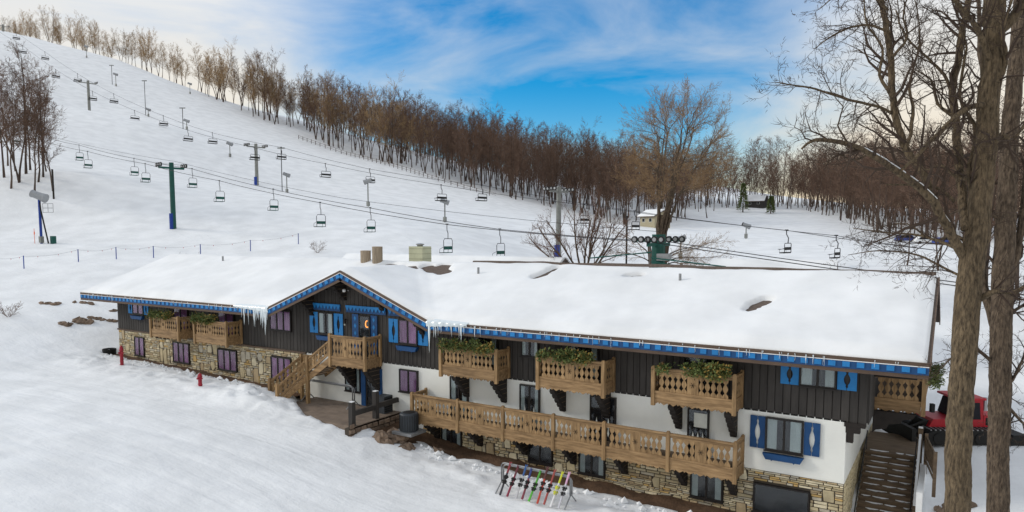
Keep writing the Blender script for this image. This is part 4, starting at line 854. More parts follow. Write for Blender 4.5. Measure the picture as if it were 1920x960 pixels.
for w in (-.7, .7): q.bar(GP(-2.0, w, .7), GP(-3.1, w, .55), .12, .14); q.bar(GP(-1.9, w, 1.3), GP(-2.9, w, .9), .08, .08)
q.tube([GP(-2.1, .2, 1.4), GP(-2.6, .2, 1.8), GP(-3.0, .2, 1.3), GP(-3.1, .2, .8)], .04, 6); q.build('blade_arm', M_BLACK, sc)
gbox(-3.35, -3.1, -1.9, 1.9, .1, 1.1, 'blade', M_BLACK)
gbox(2.4, 3.6, -1.7, 1.7, .1, .7, 'tiller', M_BLACK, tl=.2, tr=.2)
# ---------------------------------------------------------------- chair lifts
K1 = -8.4/73.7; L1 = (-18.94, 50.81)
K2 = -.1403; L2 = (-51.4, 95.3)
def tube_obj(name, pts, r, mt, par=None, n=5): b = MB(); b.tube(pts, r, n); return b.build(name, mt, par)
cdir1 = math.atan2(K1, 1); cdir2 = math.atan2(K2, 1)
def mk_double():
    me = []; b = MB(); b.tube([(0, 0, 0), (0, 0, -.5), (.12, 0, -.75), (.12, 0, -1.25)], .035, 6); b.bar((-.15, 0, .03), (.15, 0, .03), .07, .1); me.append(('hanger', b.mesh('hanger', M_WIRE)))
    b = MB(); b.tube([(.12, -.55, -2.55), (.12, -.57, -1.45), (.12, -.45, -1.27), (.12, .45, -1.27), (.12, .57, -1.45), (.12, .55, -2.55)], .03, 6)
    b.tube([(.12, -.55, -2.5), (-.42, -.55, -2.55)], .025, 5); b.tube([(.12, .55, -2.5), (-.42, .55, -2.55)], .025, 5); b.tube([(-.42, -.55, -2.55), (-.42, .55, -2.55)], .025, 5); b.tube([(-.42, -.55, -2.55), (-.38, -.55, -2.2), (.12, -.55, -2.0)], .02, 5); b.tube([(-.42, .55, -2.55), (-.38, .55, -2.2), (.12, .55, -2.0)], .02, 5); me.append(('frame', b.mesh('frame', M_WIRE)))
    b = MB(); b.box(-.42, .1, -.52, .52, -2.56, -2.5); me.append(('seat', b.mesh('seat', M_GREEN)))
    b = MB(); b.box(.09, .13, -.52, .52, -2.25, -1.95); me.append(('backrest', b.mesh('backrest', M_GREEN)))
    return me
def mk_quad():
    me = []; b = MB(); b.tube([(0, 0, 0), (0, 0, -.45), (.25, 0, -.9), (.2, 0, -1.5)], .06, 6); b.bar((-.2, 0, .04), (.2, 0, .04), .1, .14); me.append(('hanger', b.mesh('hanger', M_WIRE)))
    b = MB(); b.tube([(.2, -1.1, -2.6), (.2, -1.1, -1.65), (.2, -1.0, -1.5), (.2, 1.0, -1.5), (.2, 1.1, -1.65), (.2, 1.1, -2.6)], .045, 6)
    for s in (-1.1, 1.1): b.tube([(.2, s, -2.55), (-.35, s, -2.6), (-.4, s, -2.25), (.2, s, -2.1)], .035, 5)
    b.tube([(-.55, -1.1, -2.2), (-.55, 1.1, -2.2)], .03, 5); me.append(('frame', b.mesh('frame', M_WIRE)))
    b = MB(); b.box(-.38, .2, -1.12, 1.12, -2.68, -2.55); me.append(('seat', b.mesh('seat', M_BLACK)))
    b = MB(); b.box(.18, .24, -1.08, 1.08, -2.3, -1.95); me.append(('backrest', b.mesh('backrest', M_BLACK)))
    return me
DBL, QUAD = mk_double(), mk_quad()
def chair(P, meshes, rz, label, group, s=1.0):
    e_ = empty('lift_chair', P); e_.rotation_euler = (0, 0, rz); e_.scale = (s, s, s); tag(e_, label, 'lift chair', group)
    for nm, me_ in meshes: o = bpy.data.objects.new(nm, me_); col.objects.link(o); o.parent = e_; WL[o.name] = Vector(P)
def rope(name, pts, label, r=.03):
    pts = sorted(pts, key=lambda p: p[0]); out_ = []
    for a, c in zip(pts, pts[1:]):
        a, c = np.array(a), np.array(c); ln = np.linalg.norm(c-a); n_ = max(2, int(ln/4))
        for k in range(n_): t = k/n_; out_.append(a+(c-a)*t-np.array([0, 0, ln*.006*4*t*(1-t)]))
    out_.append(np.array(pts[-1])); o = tube_obj(name, out_, r, M_WIRE); tag(o, label, 'cable', 'lift cables'); return o
far1 = [(148, 272), (251, 297), (360, 316.5), (512, 355), (694, 390), (937, 430)]; near1 = [(164, 284), (272, 307), (411, 339), (600, 380), (838, 421)]
f1 = [onLine(u, v, L1[0], L1[1]+1.7, K1) for u, v in far1]; n1 = [onLine(u, v, L1[0], L1[1]-1.7, K1) for u, v in near1]
ordn = ['first', 'second', 'third', 'fourth', 'fifth', 'sixth', 'seventh', 'eighth', 'ninth', 'tenth', 'eleventh', 'twelfth']
for rp_, nm in ((f1, 'forest-side'), (n1, 'chalet-side')):
    below = [p for p in rp_ if p[0] > -92]; above = [p for p in rp_ if p[0] <= -92]
    for k, p in enumerate(sorted(below, key=lambda p: p[0])): chair(p, DBL, cdir1, 'two-seat lift chair on the %s cable, %s downhill of the tall green tower' % (nm, ordn[k]), 'two-seat chairs on the lower lift')
    for k, p in enumerate(sorted(above, key=lambda p: -p[0])): chair(p, DBL, cdir1, 'two-seat lift chair on the %s cable, %s uphill of the tall green tower' % (nm, ordn[k]), 'two-seat chairs on the lower lift')
for u, v in ((30, 243), (80, 262)):
    p = onLine(u, v, L1[0], L1[1]-1.7, K1); chair(p, DBL, cdir1, 'two-seat lift chair seen between the dark trunks at the slope edge', 'chairs among the trunks')
T2 = np.array([L1[0], L1[1], 11.9])
ext = lambda P_, dx, dz, k: (P_[0]+dx, P_[1]+k*dx, P_[2]+dz)
for off, pts, nm in ((1.7, f1, 'forest-side'), (-1.7, n1, 'chalet-side')):
    e0 = onLine(0, 238 if off > 0 else 246, L1[0], L1[1]+off, K1); t2 = (T2[0], T2[1]+off, 12.35)
    rope('haul_cable', [e0, onLine(100, 262 if off > 0 else 270, L1[0], L1[1]+off, K1)]+list(pts)+[t2], 'steel cable of the lower lift, %s strand' % nm)
    rope('haul_cable', [t2, (T2[0]+45, T2[1]+off-5, 7.5)], 'steel cable dropping downhill from the sheave tower, %s strand' % nm)
o = rope('comm_cable', [onLine(104, 258, L1[0], L1[1]+.3, K1), onLine(330, 303, L1[0], L1[1], K1), onLine(640, 371, L1[0], L1[1], K1), (T2[0], T2[1], 13.1)], 'thin line strung above the haul cables of the lower lift', .018)
# towers
def tower(P, top, r0, r1, mt, label, arm, rz, sheaves, pad=True, wheel=.28, ladder=True):
    z0 = tz(P[0], P[1])-.3; t = empty('lift_tower', (P[0], P[1], z0)); tag(t, label, 'lift tower')
    b = MB(); b.tube([(P[0], P[1], z0), (P[0], P[1], top)], [r0, r1], 12); b.build('mast', mt, t, smooth=False)
    dx, dy = math.cos(rz), math.sin(rz); ax = (-dy, dx)      # arm runs across the rope
    za = top-.75; b = MB(); b.bar((P[0]-ax[0]*arm, P[1]-ax[1]*arm, za), (P[0]+ax[0]*arm, P[1]+ax[1]*arm, za), .22, .26); b.build('crossarm', mt, t)
    b = MB(); b.bar((P[0]-ax[0]*arm*1.15, P[1]-ax[1]*arm*1.15, za+.5), (P[0]+ax[0]*arm*1.15, P[1]+ax[1]*arm*1.15, za+.5), .04, .04)
    for s in (-1, 1): b.tube([(P[0]+ax[0]*arm*s, P[1]+ax[1]*arm*s, za), (P[0]+ax[0]*arm*1.2*s, P[1]+ax[1]*arm*1.2*s, za+.6)], .04, 5)
    b.build('lifting_frame', M_WIRE, t)
    for s in (-1, 1):
        cx_, cy_ = P[0]+ax[0]*arm*s, P[1]+ax[1]*arm*s
        b = MB(); b.bar((cx_-dx*sheaves*wheel, cy_-dy*sheaves*wheel, za+.28), (cx_+dx*sheaves*wheel, cy_+dy*sheaves*wheel, za+.28), .1, .12); bt = b.build('sheave_beam', mt, t)
        for k in range(sheaves):
            tt = (k-(sheaves-1)/2)*wheel*2.15; c = Vector((cx_+dx*tt, cy_+dy*tt, za+.38)); b = MB(); b.tube([c-Vector((ax[0], ax[1], 0))*.07, c+Vector((ax[0], ax[1], 0))*.07], wheel, 14); wh = b.build('sheave', M_BLACK, bt)
            b = MB(); b.tube([c-Vector((ax[0], ax[1], 0))*.085, c+Vector((ax[0], ax[1], 0))*.085], wheel*.6, 10); b.build('hub', M_GREY, bt)
    if pad: b = MB(); b.tube([(P[0]-.12, P[1]-.1, z0+.2), (P[0]-.12, P[1]-.1, z0+2.4)], r0*1.15, 12); b.build('safety_pad', M_PAD, t)
    if ladder:
        b = MB()
        for s in (-.15, .15): b.tube([(P[0]-dx*(r0+.12)+ax[0]*s, P[1]-dy*(r0+.12)+ax[1]*s, z0+2.6), (P[0]-dx*(r1+.12)+ax[0]*s, P[1]-dy*(r1+.12)+ax[1]*s, top-.9)], .018, 4)
        n_ = int((top-z0-3.5)/.4)
        for k in range(n_): z = z0+2.8+k*.4; b.bar((P[0]-dx*(r0+.1)-ax[0]*.15, P[1]-dy*(r0+.1)-ax[1]*.15, z), (P[0]-dx*(r0+.1)+ax[0]*.15, P[1]-dy*(r0+.1)+ax[1]*.15, z), .02, .02)
        b.build('ladder', M_GREY, t)
    return t
P1 = atD(326, 428, 99); tower(P1, onLine(327, 304, L1[0], L1[1], K1)[2], .34, .3, M_GREEN, 'tall dark green lift tower with blue pad standing on the open slope', 1.75, cdir1, 3)
t2o = tower(T2, 12.9, .5, .5, M_GREEN, 'dark green sheave tower with many pulley wheels behind the chalet roof', 1.7, cdir1, 5, wheel=.25)
q = MB(); q.box(T2[0]+.3, T2[0]+1.2, T2[1]-1.2, T2[1]-.5, 11.0, 11.5); q.build('motor_box', M_GREY, t2o)
for zz_, dx in ((11.2, 5.5), (10.7, -4.5), (10.9, 4.6), (11.6, -4.8)):
    q = MB(); q.tube([(T2[0], T2[1]-1.5, zz_), (T2[0]+dx, T2[1]-1.8, zz_-.5)], .05, 6); q.build('brace_arm', M_GREEN, t2o)
# upper four-seat lift
near2 = [(42, 85), (104, 130), (173, 171), (252, 207), (352, 244), (477, 277), (610, 307), (827, 347)]; far2 = [(30, 60), (84, 97), (145, 138), (213, 176), (306, 217), (398, 249), (527, 276), (693, 317), (903, 347)]
n2 = [onLine(u, v, L2[0], L2[1]-2.3, K2) for u, v in near2]; f2 = [onLine(u, v, L2[0], L2[1]+2.3, K2) for u, v in far2]
nb = [onLine(u, v, L2[0], L2[1]-2.3, K2) for u, v in ((1095, 384), (1475, 432))]; fb = [onLine(u, v, L2[0], L2[1]+2.3, K2) for u, v in ((1190, 396), (1568, 442))]
PA = atD(168, 215, 220); PB = atD(482, 350, 166); PC = atD(1047, 487, 108)
for nm, pts in (('chalet-side', n2+nb), ('forest-side', f2+fb)):
    up = [p for p in pts if p[0] < PA[0]]; mid = [p for p in pts if PA[0] <= p[0] < PB[0]]; lo = [p for p in pts if PB[0] <= p[0] < PC[0]]; en = [p for p in pts if p[0] >= PC[0]]
    for lst, where in ((sorted(up, key=lambda p: -p[0]), 'uphill of the highest wide steel tower'), (sorted(mid, key=lambda p: p[0]), 'downhill of the highest wide steel tower'), (sorted(lo, key=lambda p: p[0]), 'downhill of the blue-padded middle tower'), (sorted(en, key=lambda p: p[0]), 'downhill of the tower by the spreading shrub')):
        for k, p in enumerate(lst): chair(p, QUAD, cdir2, 'four-seat lift chair on the %s cable, %s %s' % (nm, ordn[k], where), 'four-seat chairs on the upper lift')
for off, pts, nm in ((-2.3, n2+nb, 'chalet-side'), (2.3, f2+fb, 'forest-side')):
    tops = [onLine(u, v, L2[0], L2[1]+off, K2) for u, v in ((168, 158), (482, 272), (1047, 365))]
    end = onLine(1760, 470, L2[0], L2[1]+off, K2); start = onLine(-60, 22 if off < 0 else 18, L2[0], L2[1]+off, K2)
    rope('haul_cable', [start]+list(pts)+[end], 'steel cable of the upper four-seat lift, %s strand' % nm, .035)
for P_, (u, v), lb in ((PA, (168, 150), 'grey steel lift tower with wide crossarm, highest on the slope'), (PB, (482, 264), 'grey steel lift tower with blue pad below the forest edge'), (PC, (1047, 350), 'pale grey lift tower with blue pad rising behind the spreading shrub')):
    tower(P_, onLine(u, v, L2[0], L2[1], K2)[2], .42, .36, M_GALV, lb, 2.3, cdir2, 4, pad=P_ is not PA, wheel=.3, ladder=False)
P = atD(8, 95, 330); tower(P, atD(8, 47, 330)[2], .5, .4, M_GALV, 'distant steel lift tower near the hilltop, above the dark tree clump', 2.3, cdir2, 3, pad=False, ladder=False)
# ---------------------------------------------------------------- snow guns and light poles on the slope
def snow_gun(u, vb, vt, D, label, big=False, face=1):
    P = atD(u, vb, D); z0 = tz(P[0], P[1])-.2; top = atD(u, vt, D)[2]+ (z0+.2-P[2]); g_ = empty('snow_gun', (P[0], P[1], z0)); tag(g_, label, 'snow gun', None if big else 'snow guns on the slope')
    b = MB(); b.tube([(P[0], P[1], z0), (P[0], P[1], top)], .11 if not big else .16, 8); b.build('mast', M_GALV if not big else M_PAD, g_)
    s = .5 if not big else .62; dx, dy = -RV[0]*face, -RV[1]*face; c = Vector((P[0], P[1], top+.25)); d = Vector((dx, dy, .38)).normalized()
    b = MB(); b.tube([c-d*s*1.5, c-d*s*.4, c+d*s*.9, c+d*s*1.5], [s*.95, s*.8, s*.72, s*.8], 14); b.build('fan_barrel', M_GREY, g_)
    b = MB(); b.tube([c+d*s*1.5, c+d*s*1.55], [s*.7, s*.65], 12); b.build('nozzle_ring', M_BLACK, g_)
    b = MB(); b.bar((P[0], P[1], z0+.3), (P[0], P[1], z0+1.1), .5, .4); b.build('control_box', M_GALV, g_)
    if big:
        b = MB(); b.tube([(P[0], P[1], top), (P[0]+dx*-.3, P[1], top-1.5), (P[0]+RV[0]*.9, P[1]+RV[1]*.9, z0+.1)], .09, 6); b.build('hose', M_BLACK, g_)
        b = MB(); r_ = Vector((RV[0], RV[1], 0))
        for hh in (0, .55, 1.1): b.tube([Vector((P[0], P[1], top-1.8+hh))+r_*.4, Vector((P[0], P[1], top-1.8+hh))+r_*1.7], .03, 5)
        for ww in (.4, 1.05, 1.7): b.tube([Vector((P[0], P[1], top-1.8))+r_*ww, Vector((P[0], P[1], top-.7))+r_*ww], .03, 5)
        b.build('work_platform', M_GREY, g_)
        q = MB(); q.bar(Vector((P[0], P[1], z0))+r_*1.5, Vector((P[0], P[1], z0+1.15))+r_*1.5, .5, .5); o = q.build('hydrant_box', M_GREEN); tag(o, 'green water hydrant box beside the big snow gun', 'box')
        q = MB(); c2_ = Vector((P[0], P[1], 0))-r_*.85; q.tube([(c2_.x, c2_.y, z0), (c2_.x, c2_.y, z0+2.1)], .03, 5); q.bar((c2_.x, c2_.y, z0+1.35), (c2_.x, c2_.y, z0+1.7), .22, .04); o = q.build('marker_pole', mat('orange_marker', (.7, .12, .03), .6, .1, 3, 0)); tag(o, 'thin orange marker pole beside the big snow gun', 'pole')
snow_gun(78, 457, 372, 90, 'large grey fan snow gun on a blue post with work platform', True)
for i, (u, vb, vt, D, ch) in enumerate(((163, 118, 98, 300, 'pair'), (217, 148, 127, 265, ''), (277, 188, 176, 235, ''), (350, 234, 219, 205, ''), (431, 282, 259, 185, ''), (537, 318, 286, 160, ''), (690, 365, 320, 130, ''), (834, 388, 352, 122, ''), (356, 166, 148, 290, ''), (1399, 432, 410, 130, ''), (1276, 470, 434, 105, ''))):
    lab = ['snow gun high on the slope below the sunlit skyline trees', 'snow gun with light pole below the skyline trees', 'snow gun beside a thin light pole in the middle of the upper slope', 'snow gun beside a light pole between the highest and middle lift towers', 'small snow gun uphill of the blue-padded middle tower', 'snow gun standing just downhill of the blue-padded middle tower', 'snow gun in line with a four-seat chair on the open slope', 'snow gun by the forest edge with a chair hanging before it', 'small snow gun at the top corner of the forest edge', 'lone snow gun on the open run before the far house', 'grey fan gun on a post behind the round-crowned tree'][i]
    snow_gun(u, vb, vt, D, lab, False, -1 if i in (6, 10) else 1)
for i, (u, vb, vt, D) in enumerate(((210, 145, 123, 266), (272, 186, 152, 236), (343, 232, 203, 206), (528, 316, 278, 161), (1174, 520, 405, 66))):
    P = atD(u, vb, D); z0 = tz(P[0], P[1])-.3; zt = atD(u, vt, D)[2]; e_ = empty('light_pole', (P[0], P[1], z0)); tag(e_, ['thin light pole beside the snow gun below skyline trees', 'tall thin light pole in the middle of the upper slope', 'thin light pole uphill of the middle lift tower', 'thin light pole next to the middle lift tower', 'bare dark steel pole rising behind the chalet ridge'][i], 'pole')
    b = MB(); b.tube([(P[0], P[1], z0), (P[0], P[1], max(zt, z0+4))], .09, 6); b.build('mast', M_WIRE, e_)
    if i < 4: b = MB(); b.bar((P[0]-RV[0]*.8, P[1]-RV[1]*.8, zt), (P[0]+RV[0]*.8, P[1]+RV[1]*.8, zt), .3, .25); b.build('lamp_bar', M_GALV, e_)
# ---------------------------------------------------------------- rope fence behind the house, slope edge fence
fpts = [(-20, 506, 76), (45, 503, 77), (147, 490, 80), (218, 485, 82), (288, 484, 84), (376, 479, 87), (470, 480, 90), (560, 480, 93)]
prev = None
for i, (u, v, D) in enumerate(fpts):
    P = atD(u, v, D); z0 = tz(P[0], P[1]); q = MB(); q.tube([(P[0], P[1], z0-.3), (P[0]+.03, P[1], z0+1.4)], .05, 6); o = q.build('fence_post', M_PAD); tag(o, 'thin blue post of the rope fence on the snow', 'post', 'rope fence posts')
    top = Vector((P[0], P[1], z0+1.35))
    if prev is not None:
        q = MB(); pts = [prev.lerp(top, t)-Vector((0, 0, .25*4*t*(1-t))) for t in [k/8 for k in range(9)]]; q.tube(pts, .012, 4); o = q.build('fence_rope', M_GREY); tag(o, 'sagging rope with small flags between two blue fence posts', 'rope', 'fence ropes')
        for k in (2, 5, 7): f_ = MB(); p_ = pts[k]; f_.add([p_, p_+Vector((.12, .03, -.02)), p_+Vector((.06, .0, -.16))], [(0, 1, 2)]); f_.build('flag', M_RED, o)
    prev = top
epts = [(560, 258, 262), (600, 272, 257), (650, 290, 250), (690, 300, 245), (730, 310, 240), (770, 322, 236), (810, 334, 232), (870, 352, 225), (930, 368, 220)]
ef = empty('slope_fence', tuple(atD(730, 310, 240))); tag(ef, 'dark board fence along the forest edge of the ski slope', 'fence')
pv = None
for u, v, D in epts:
    P = atD(u, v, D-3); z0 = tz(P[0], P[1]); c = Vector((P[0], P[1], z0))
    if pv is not None:
        n_ = 5
        for k in range(n_): a = pv.lerp(c, k/n_); a.z = tz(a.x, a.y); q = MB(); q.box(a.x-.07, a.x+.07, a.y-.07, a.y+.07, a.z-.3, a.z+1.4); q.build('post', M_FTRK, ef)
        for hh in (.6, 1.25): q = MB(); q.bar(pv+Vector((0, 0, hh)), c+Vector((0, 0, hh)), .05, .07); q.build('rail', M_FTRK, ef)
    pv = c
# ---------------------------------------------------------------- small buildings
def hut(name, c, w, d_, h, rh, rz, wallm, label, windows=True):
    e_ = empty(name, c); tag(e_, label, 'building'); e_.rotation_euler = (0, 0, 0); cr_, sr_ = math.cos(rz), math.sin(rz)
    T = lambda x, y, z: (c[0]+x*cr_-y*sr_, c[1]+x*sr_+y*cr_, c[2]+z)
    q = MB(); q.prism([(-d_/2, -1), (d_/2, -1), (d_/2, h), (0, h+rh), (-d_/2, h)], lambda a, bb, t: T(t, a, bb), -w/2, w/2); q.build('wall', wallm, e_)
    q = MB(); ov = .5; sl = rh/(d_/2); q.prism([(-d_/2-ov, h-ov*sl), (0, h+rh), (d_/2+ov, h-ov*sl), (d_/2+ov, h-ov*sl+.18), (0, h+rh+.18), (-d_/2-ov, h-ov*sl+.18)], lambda a, bb, t: T(t, a, bb), -w/2-ov, w/2+ov); rf = q.build('roof', M_SHING, e_)
    q = MB(); q.prism([(-d_/2-ov+.03, h-ov*sl+.182), (0, h+rh+.182), (d_/2+ov-.03, h-ov*sl+.182), (d_/2+ov-.06, h-ov*sl+.36), (.15, h+rh+.44), (-.15, h+rh+.44), (-d_/2-ov+.06, h-ov*sl+.36)], lambda a, bb, t: T(t, a, bb), -w/2-ov+.04, w/2+ov-.04); q.build('roof_snow', M_RSNOW, rf)
    if windows:
        for x in (-w*.25, w*.22):
            q = MB(); q.prism([(x-.5, h*.45), (x+.5, h*.45), (x+.5, h*.8), (x-.5, h*.8)], lambda a, bb, t: T(a, t, bb), -d_/2-.06, -d_/2+.02); f_ = q.build('window', M_CURT, e_)
            q = MB(); q.prism([(x-.42, h*.48), (x+.42, h*.48), (x+.42, h*.77), (x-.42, h*.77)], lambda a, bb, t: T(a, t, bb), -d_/2-.075, -d_/2-.061); q.build('pane', M_ROOM, f_)
P = atD(1228, 424, 150); hut('ski_hut', (P[0], P[1], tz(P[0], P[1])), 5, 4, 2.3, 1.0, AZ-math.pi/2, mat('beige_siding', (.36, .32, .22), .8, .1, 2, 0), 'small beige hut with snowy roof at the forest edge')
P = atD(1418, 390, 262); hut('far_house', (P[0], P[1], tz(P[0], P[1])), 6.5, 5, 2.4, 1.9, AZ-math.pi/2+.5, M_DARK, 'dark house with snowy roof far back among the trees')
hut('lift_hut', (-11.2, 53.0, 7.3), 7.5, 6.0, 1.9, 1.5, .12, M_DARK, 'snowy hipped roof of a hut just behind the chalet ridge', False)
# parked cars far right
def car(P, rz, mt, label):
    z0 = tz(P[0], P[1]); e_ = empty('parked_car', (P[0], P[1], z0)); tag(e_, label, 'car', 'cars parked beyond the trees'); c_, s_ = math.cos(rz), math.sin(rz); T = lambda x, y, z: (P[0]+x*c_-y*s_, P[1]+x*s_+y*c_, z0+z)
    q = MB(); q.prism([(-2.2, .35), (2.2, .35), (2.25, .8), (1.3, .95), (.7, 1.5), (-1.4, 1.5), (-2.1, .95), (-2.25, .8)], lambda a, bb, t: T(a, t, bb), -.88, .88); q.build('body', mt, e_)
    q = MB(); q.prism([(-1.75, .98), (1.15, .98), (.62, 1.42), (-1.32, 1.42)], lambda a, bb, t: T(a, t, bb), -.895, .895); q.build('window_band', M_ROOM, e_)
    for x in (-1.4, 1.4):
        for y in (-.9, .72): q = MB(); q.tube([T(x, y, .33), T(x, y+.18, .33)], .33, 12); q.build('wheel', M_BLACK, e_)
M_CARB = mat('blue_car_paint', (.02, .05, .25), .3, .1, 2, 0, spec=.5)
for i, (u, v, D) in enumerate(((1700, 462, 150), (1735, 466, 146), (1772, 470, 142))): car(atD(u, v, D), .3+.1*i, M_CARB if i != 1 else mat_white, ['blue car parked beside the white one beyond the trees', 'white car parked between two blue cars beyond the trees', 'blue car parked beside the white one beyond the trees'][i])
# loose snow lumps along the dirt strip
r = random.Random(11); b = MB()
for k in range(420):
    x = r.uniform(-58, -4); 
    if -36 < x < -27: continue
    y = 32-(1.25 if x < -36 else 1.85)-abs(r.gauss(0, .45)); s = r.uniform(.04, .16)*(1 if r.random() < .85 else 1.8); z = tz(x, y)+s*.2; vs = []
    for (a, c, d_) in ((1, 0, 0), (-1, 0, 0), (0, 1, 0), (0, -1, 0), (0, 0, 1), (0, 0, -1)): kk = s*r.uniform(.7, 1.2); vs.append((x+a*kk, y+c*kk, z+d_*kk*.8))
    b.add(vs, [(0, 2, 4), (2, 1, 4), (1, 3, 4), (3, 0, 4), (2, 0, 5), (1, 2, 5), (3, 1, 5), (0, 3, 5)])
o = b.build('snow_lumps', M_RSNOW, smooth=False); tag(o, 'loose white snow lumps along the edge of the dirt', kind='stuff')
# ---------------------------------------------------------------- bare trees
class Tree:
    def __init__(s, seed): s.r = random.Random(seed); s.t = MB(); s.c = MB()
def blade(b, p, d, ln, w, r):
    sd = d.cross(Vector((r.gauss(0, 1), r.gauss(0, 1), r.gauss(0, 1)))); 
    if sd.length < 1e-3: sd = Vector((1, 0, 0))
    sd.normalize(); m_ = p+d*ln*.55+Vector((r.gauss(0, .06), r.gauss(0, .06), r.gauss(.04, .04)))*ln; k = len(b.v)
    q = m_+(d+Vector((r.gauss(0, .25), r.gauss(0, .25), r.gauss(.1, .2)))).normalized()*ln*.5
    b.v += [tuple(p-sd*w), tuple(p+sd*w), tuple(m_+sd*w*.7), tuple(m_-sd*w*.7), tuple(q)]; b.f += [(k, k+1, k+2, k+3), (k+3, k+2, k+4)]; b.mi += [0, 0]
def grow(T, p, d, ln, r0, lev, S):
    r = T.r; last = lev >= S['lev']
    if last: blade(T.c, p, d, ln, r0, r); return
    n_ = S['seg'][lev]; pts = [p.copy()]; dirs = [d.copy()]; cur = p.copy(); dd = d.copy(); w = S['wob'][lev]
    for i in range(n_):
        dd = (dd+Vector((r.gauss(0, w), r.gauss(0, w), r.gauss(0, w)+S['up'][lev]))).normalized(); cur = cur+dd*(ln/n_); pts.append(cur.copy()); dirs.append(dd.copy())
    tip = S['tip'] if lev else S['tip0']
    rad = [r0*(1-(1-tip)*i/n_) for i in range(n_+1)]
    if lev == 0: rad[0] *= 1.35
    (T.t if lev <= S.get('tl', 0) else T.c).tube(pts, rad, S['sides'][lev], False)
    kids(T, pts, dirs, rad, ln, lev, S)
def kids(T, pts, dirs, rad, ln, lev, S):
    r = T.r; n_ = len(pts)-1; nc = S['n'][lev]; t0 = S['t0'][lev]
    for k in range(nc):
        t = t0+(1-t0)*((k+r.random())/nc); x = t*n_; i = min(int(x), n_-1); f_ = x-i; p = pts[i].lerp(pts[i+1], f_); d0 = dirs[i+1]; rr = rad[i]*(1-f_)+rad[i+1]*f_
        ax = d0.cross(Vector((r.gauss(0, 1), r.gauss(0, 1), r.gauss(0, 1)))).normalized(); a = R_(r.gauss(S['ang'][lev], 9)); d = (d0*math.cos(a)+ax*math.sin(a)).normalized()
        if S.get('flat') and lev == 0: d = Vector((d.x, d.y, max(d.z, S['flat']))).normalized()
        l2 = ln*S['lr'][lev]*(1-S['tap'][lev]*(t-t0)/(1-t0+1e-6))*r.uniform(.75, 1.2)
        grow(T, p, d, l2, min(rr*.75, rr*S['rr'][lev]) if lev+1 < S['lev'] else S['tw'], lev+1, S)
FOR = dict(lev=3, seg=[7, 4, 3], wob=[.08, .15, .22], up=[.03, .11, .08], tip=.3, tip0=.25, sides=[6, 4, 3], n=[19, 8, 8], t0=[.26, .2, .1], ang=[42, 38, 40], lr=[.30, .5, .5], tap=[.45, .4, .3], rr=[.42, .5, .5], tw=.024)
FOR2 = dict(FOR, n=[20, 8, 7], t0=[.22, .2, .1], ang=[36, 36, 40], lr=[.34, .48, .5])
SLIM = dict(FOR, n=[15, 7, 7], t0=[.35, .2, .1], lr=[.22, .5, .55])
def proto(seed, h, r0, S, lean=.03, twm=None, fork=False):
    T = Tree(seed)
    if fork:
        for k in range(2): grow(T, Vector((0.12*k, 0, -.6)), Vector((.16*(-1)**k, .05, 1)).normalized(), h*(1-.08*k)+.6, r0*.8, 0, S)
    else: grow(T, Vector((0, 0, -.6)), Vector((T.r.gauss(0, lean), T.r.gauss(0, lean), 1)).normalized(), h+.6, r0, 0, S)
    return T
protos = []
for i, (h, r0, S, fk) in enumerate(((17, .17, FOR, False), (15, .14, FOR2, False), (18.5, .2, FOR, True), (14, .12, SLIM, False), (16, .15, FOR2, True), (12, .11, FOR2, False))):
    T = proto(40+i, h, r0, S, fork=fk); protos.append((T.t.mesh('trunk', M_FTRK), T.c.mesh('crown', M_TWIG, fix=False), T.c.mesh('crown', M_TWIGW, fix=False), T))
def forest_tree(x, y, k, s, rz, warm, label, group, name='bare_tree'):
    e_ = empty(name, (x, y, tz(x, y))); e_.rotation_euler = (0, 0, rz); e_.scale = (s, s, s*rnd.uniform(.92, 1.1)); tag(e_, label, 'tree', group)
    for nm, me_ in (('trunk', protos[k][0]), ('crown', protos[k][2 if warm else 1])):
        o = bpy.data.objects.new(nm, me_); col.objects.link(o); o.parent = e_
fr = random.Random(21); near_, rest = [], []
# skyline row at the upper left, thick wood to the right of it
def edgeY(x): return np.interp(x, [-520, -439, -332, -260, -164, -109, -77, -66, -50, -30, -14, 30, 120], [186, 187, 192, 188, 186, 189, 186, 215, 250, 232, 178, 172, 150])
for k in range(64):
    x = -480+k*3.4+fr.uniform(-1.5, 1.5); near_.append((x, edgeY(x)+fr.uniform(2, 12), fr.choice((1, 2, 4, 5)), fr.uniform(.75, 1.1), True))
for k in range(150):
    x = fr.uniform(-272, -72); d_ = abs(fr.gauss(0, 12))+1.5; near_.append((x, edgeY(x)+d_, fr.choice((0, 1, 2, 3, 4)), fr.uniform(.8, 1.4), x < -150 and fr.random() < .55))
for k in range(84):
    x = fr.uniform(-34, 70); near_.append((x, edgeY(x)+abs(fr.gauss(0, 14))+1, fr.choice((0, 1, 2, 3, 4)), fr.uniform(.95, 1.3), False))
for k in range(980):
    x = fr.uniform(-235, 5); y = edgeY(x)+14+fr.random()**.8*(95+.4*min(0, x+60)*0); 
    if -72 < x < -42 and y < 262: continue
    rest.append((x, y, fr.choice((0, 1, 2, 4)), fr.uniform(.8, 1.4)))
for k in range(300):
    x = fr.uniform(-40, 130); y = edgeY(x)+12+fr.random()*80; rest.append((x, y, fr.choice((0, 1, 2, 4)), fr.uniform(.95, 1.25)))
for k in range(26): x = fr.uniform(-72, -46); near_.append((x, edgeY(x)+fr.uniform(4, 25), fr.choice((0, 1, 4)), fr.uniform(.85, 1.1), False))
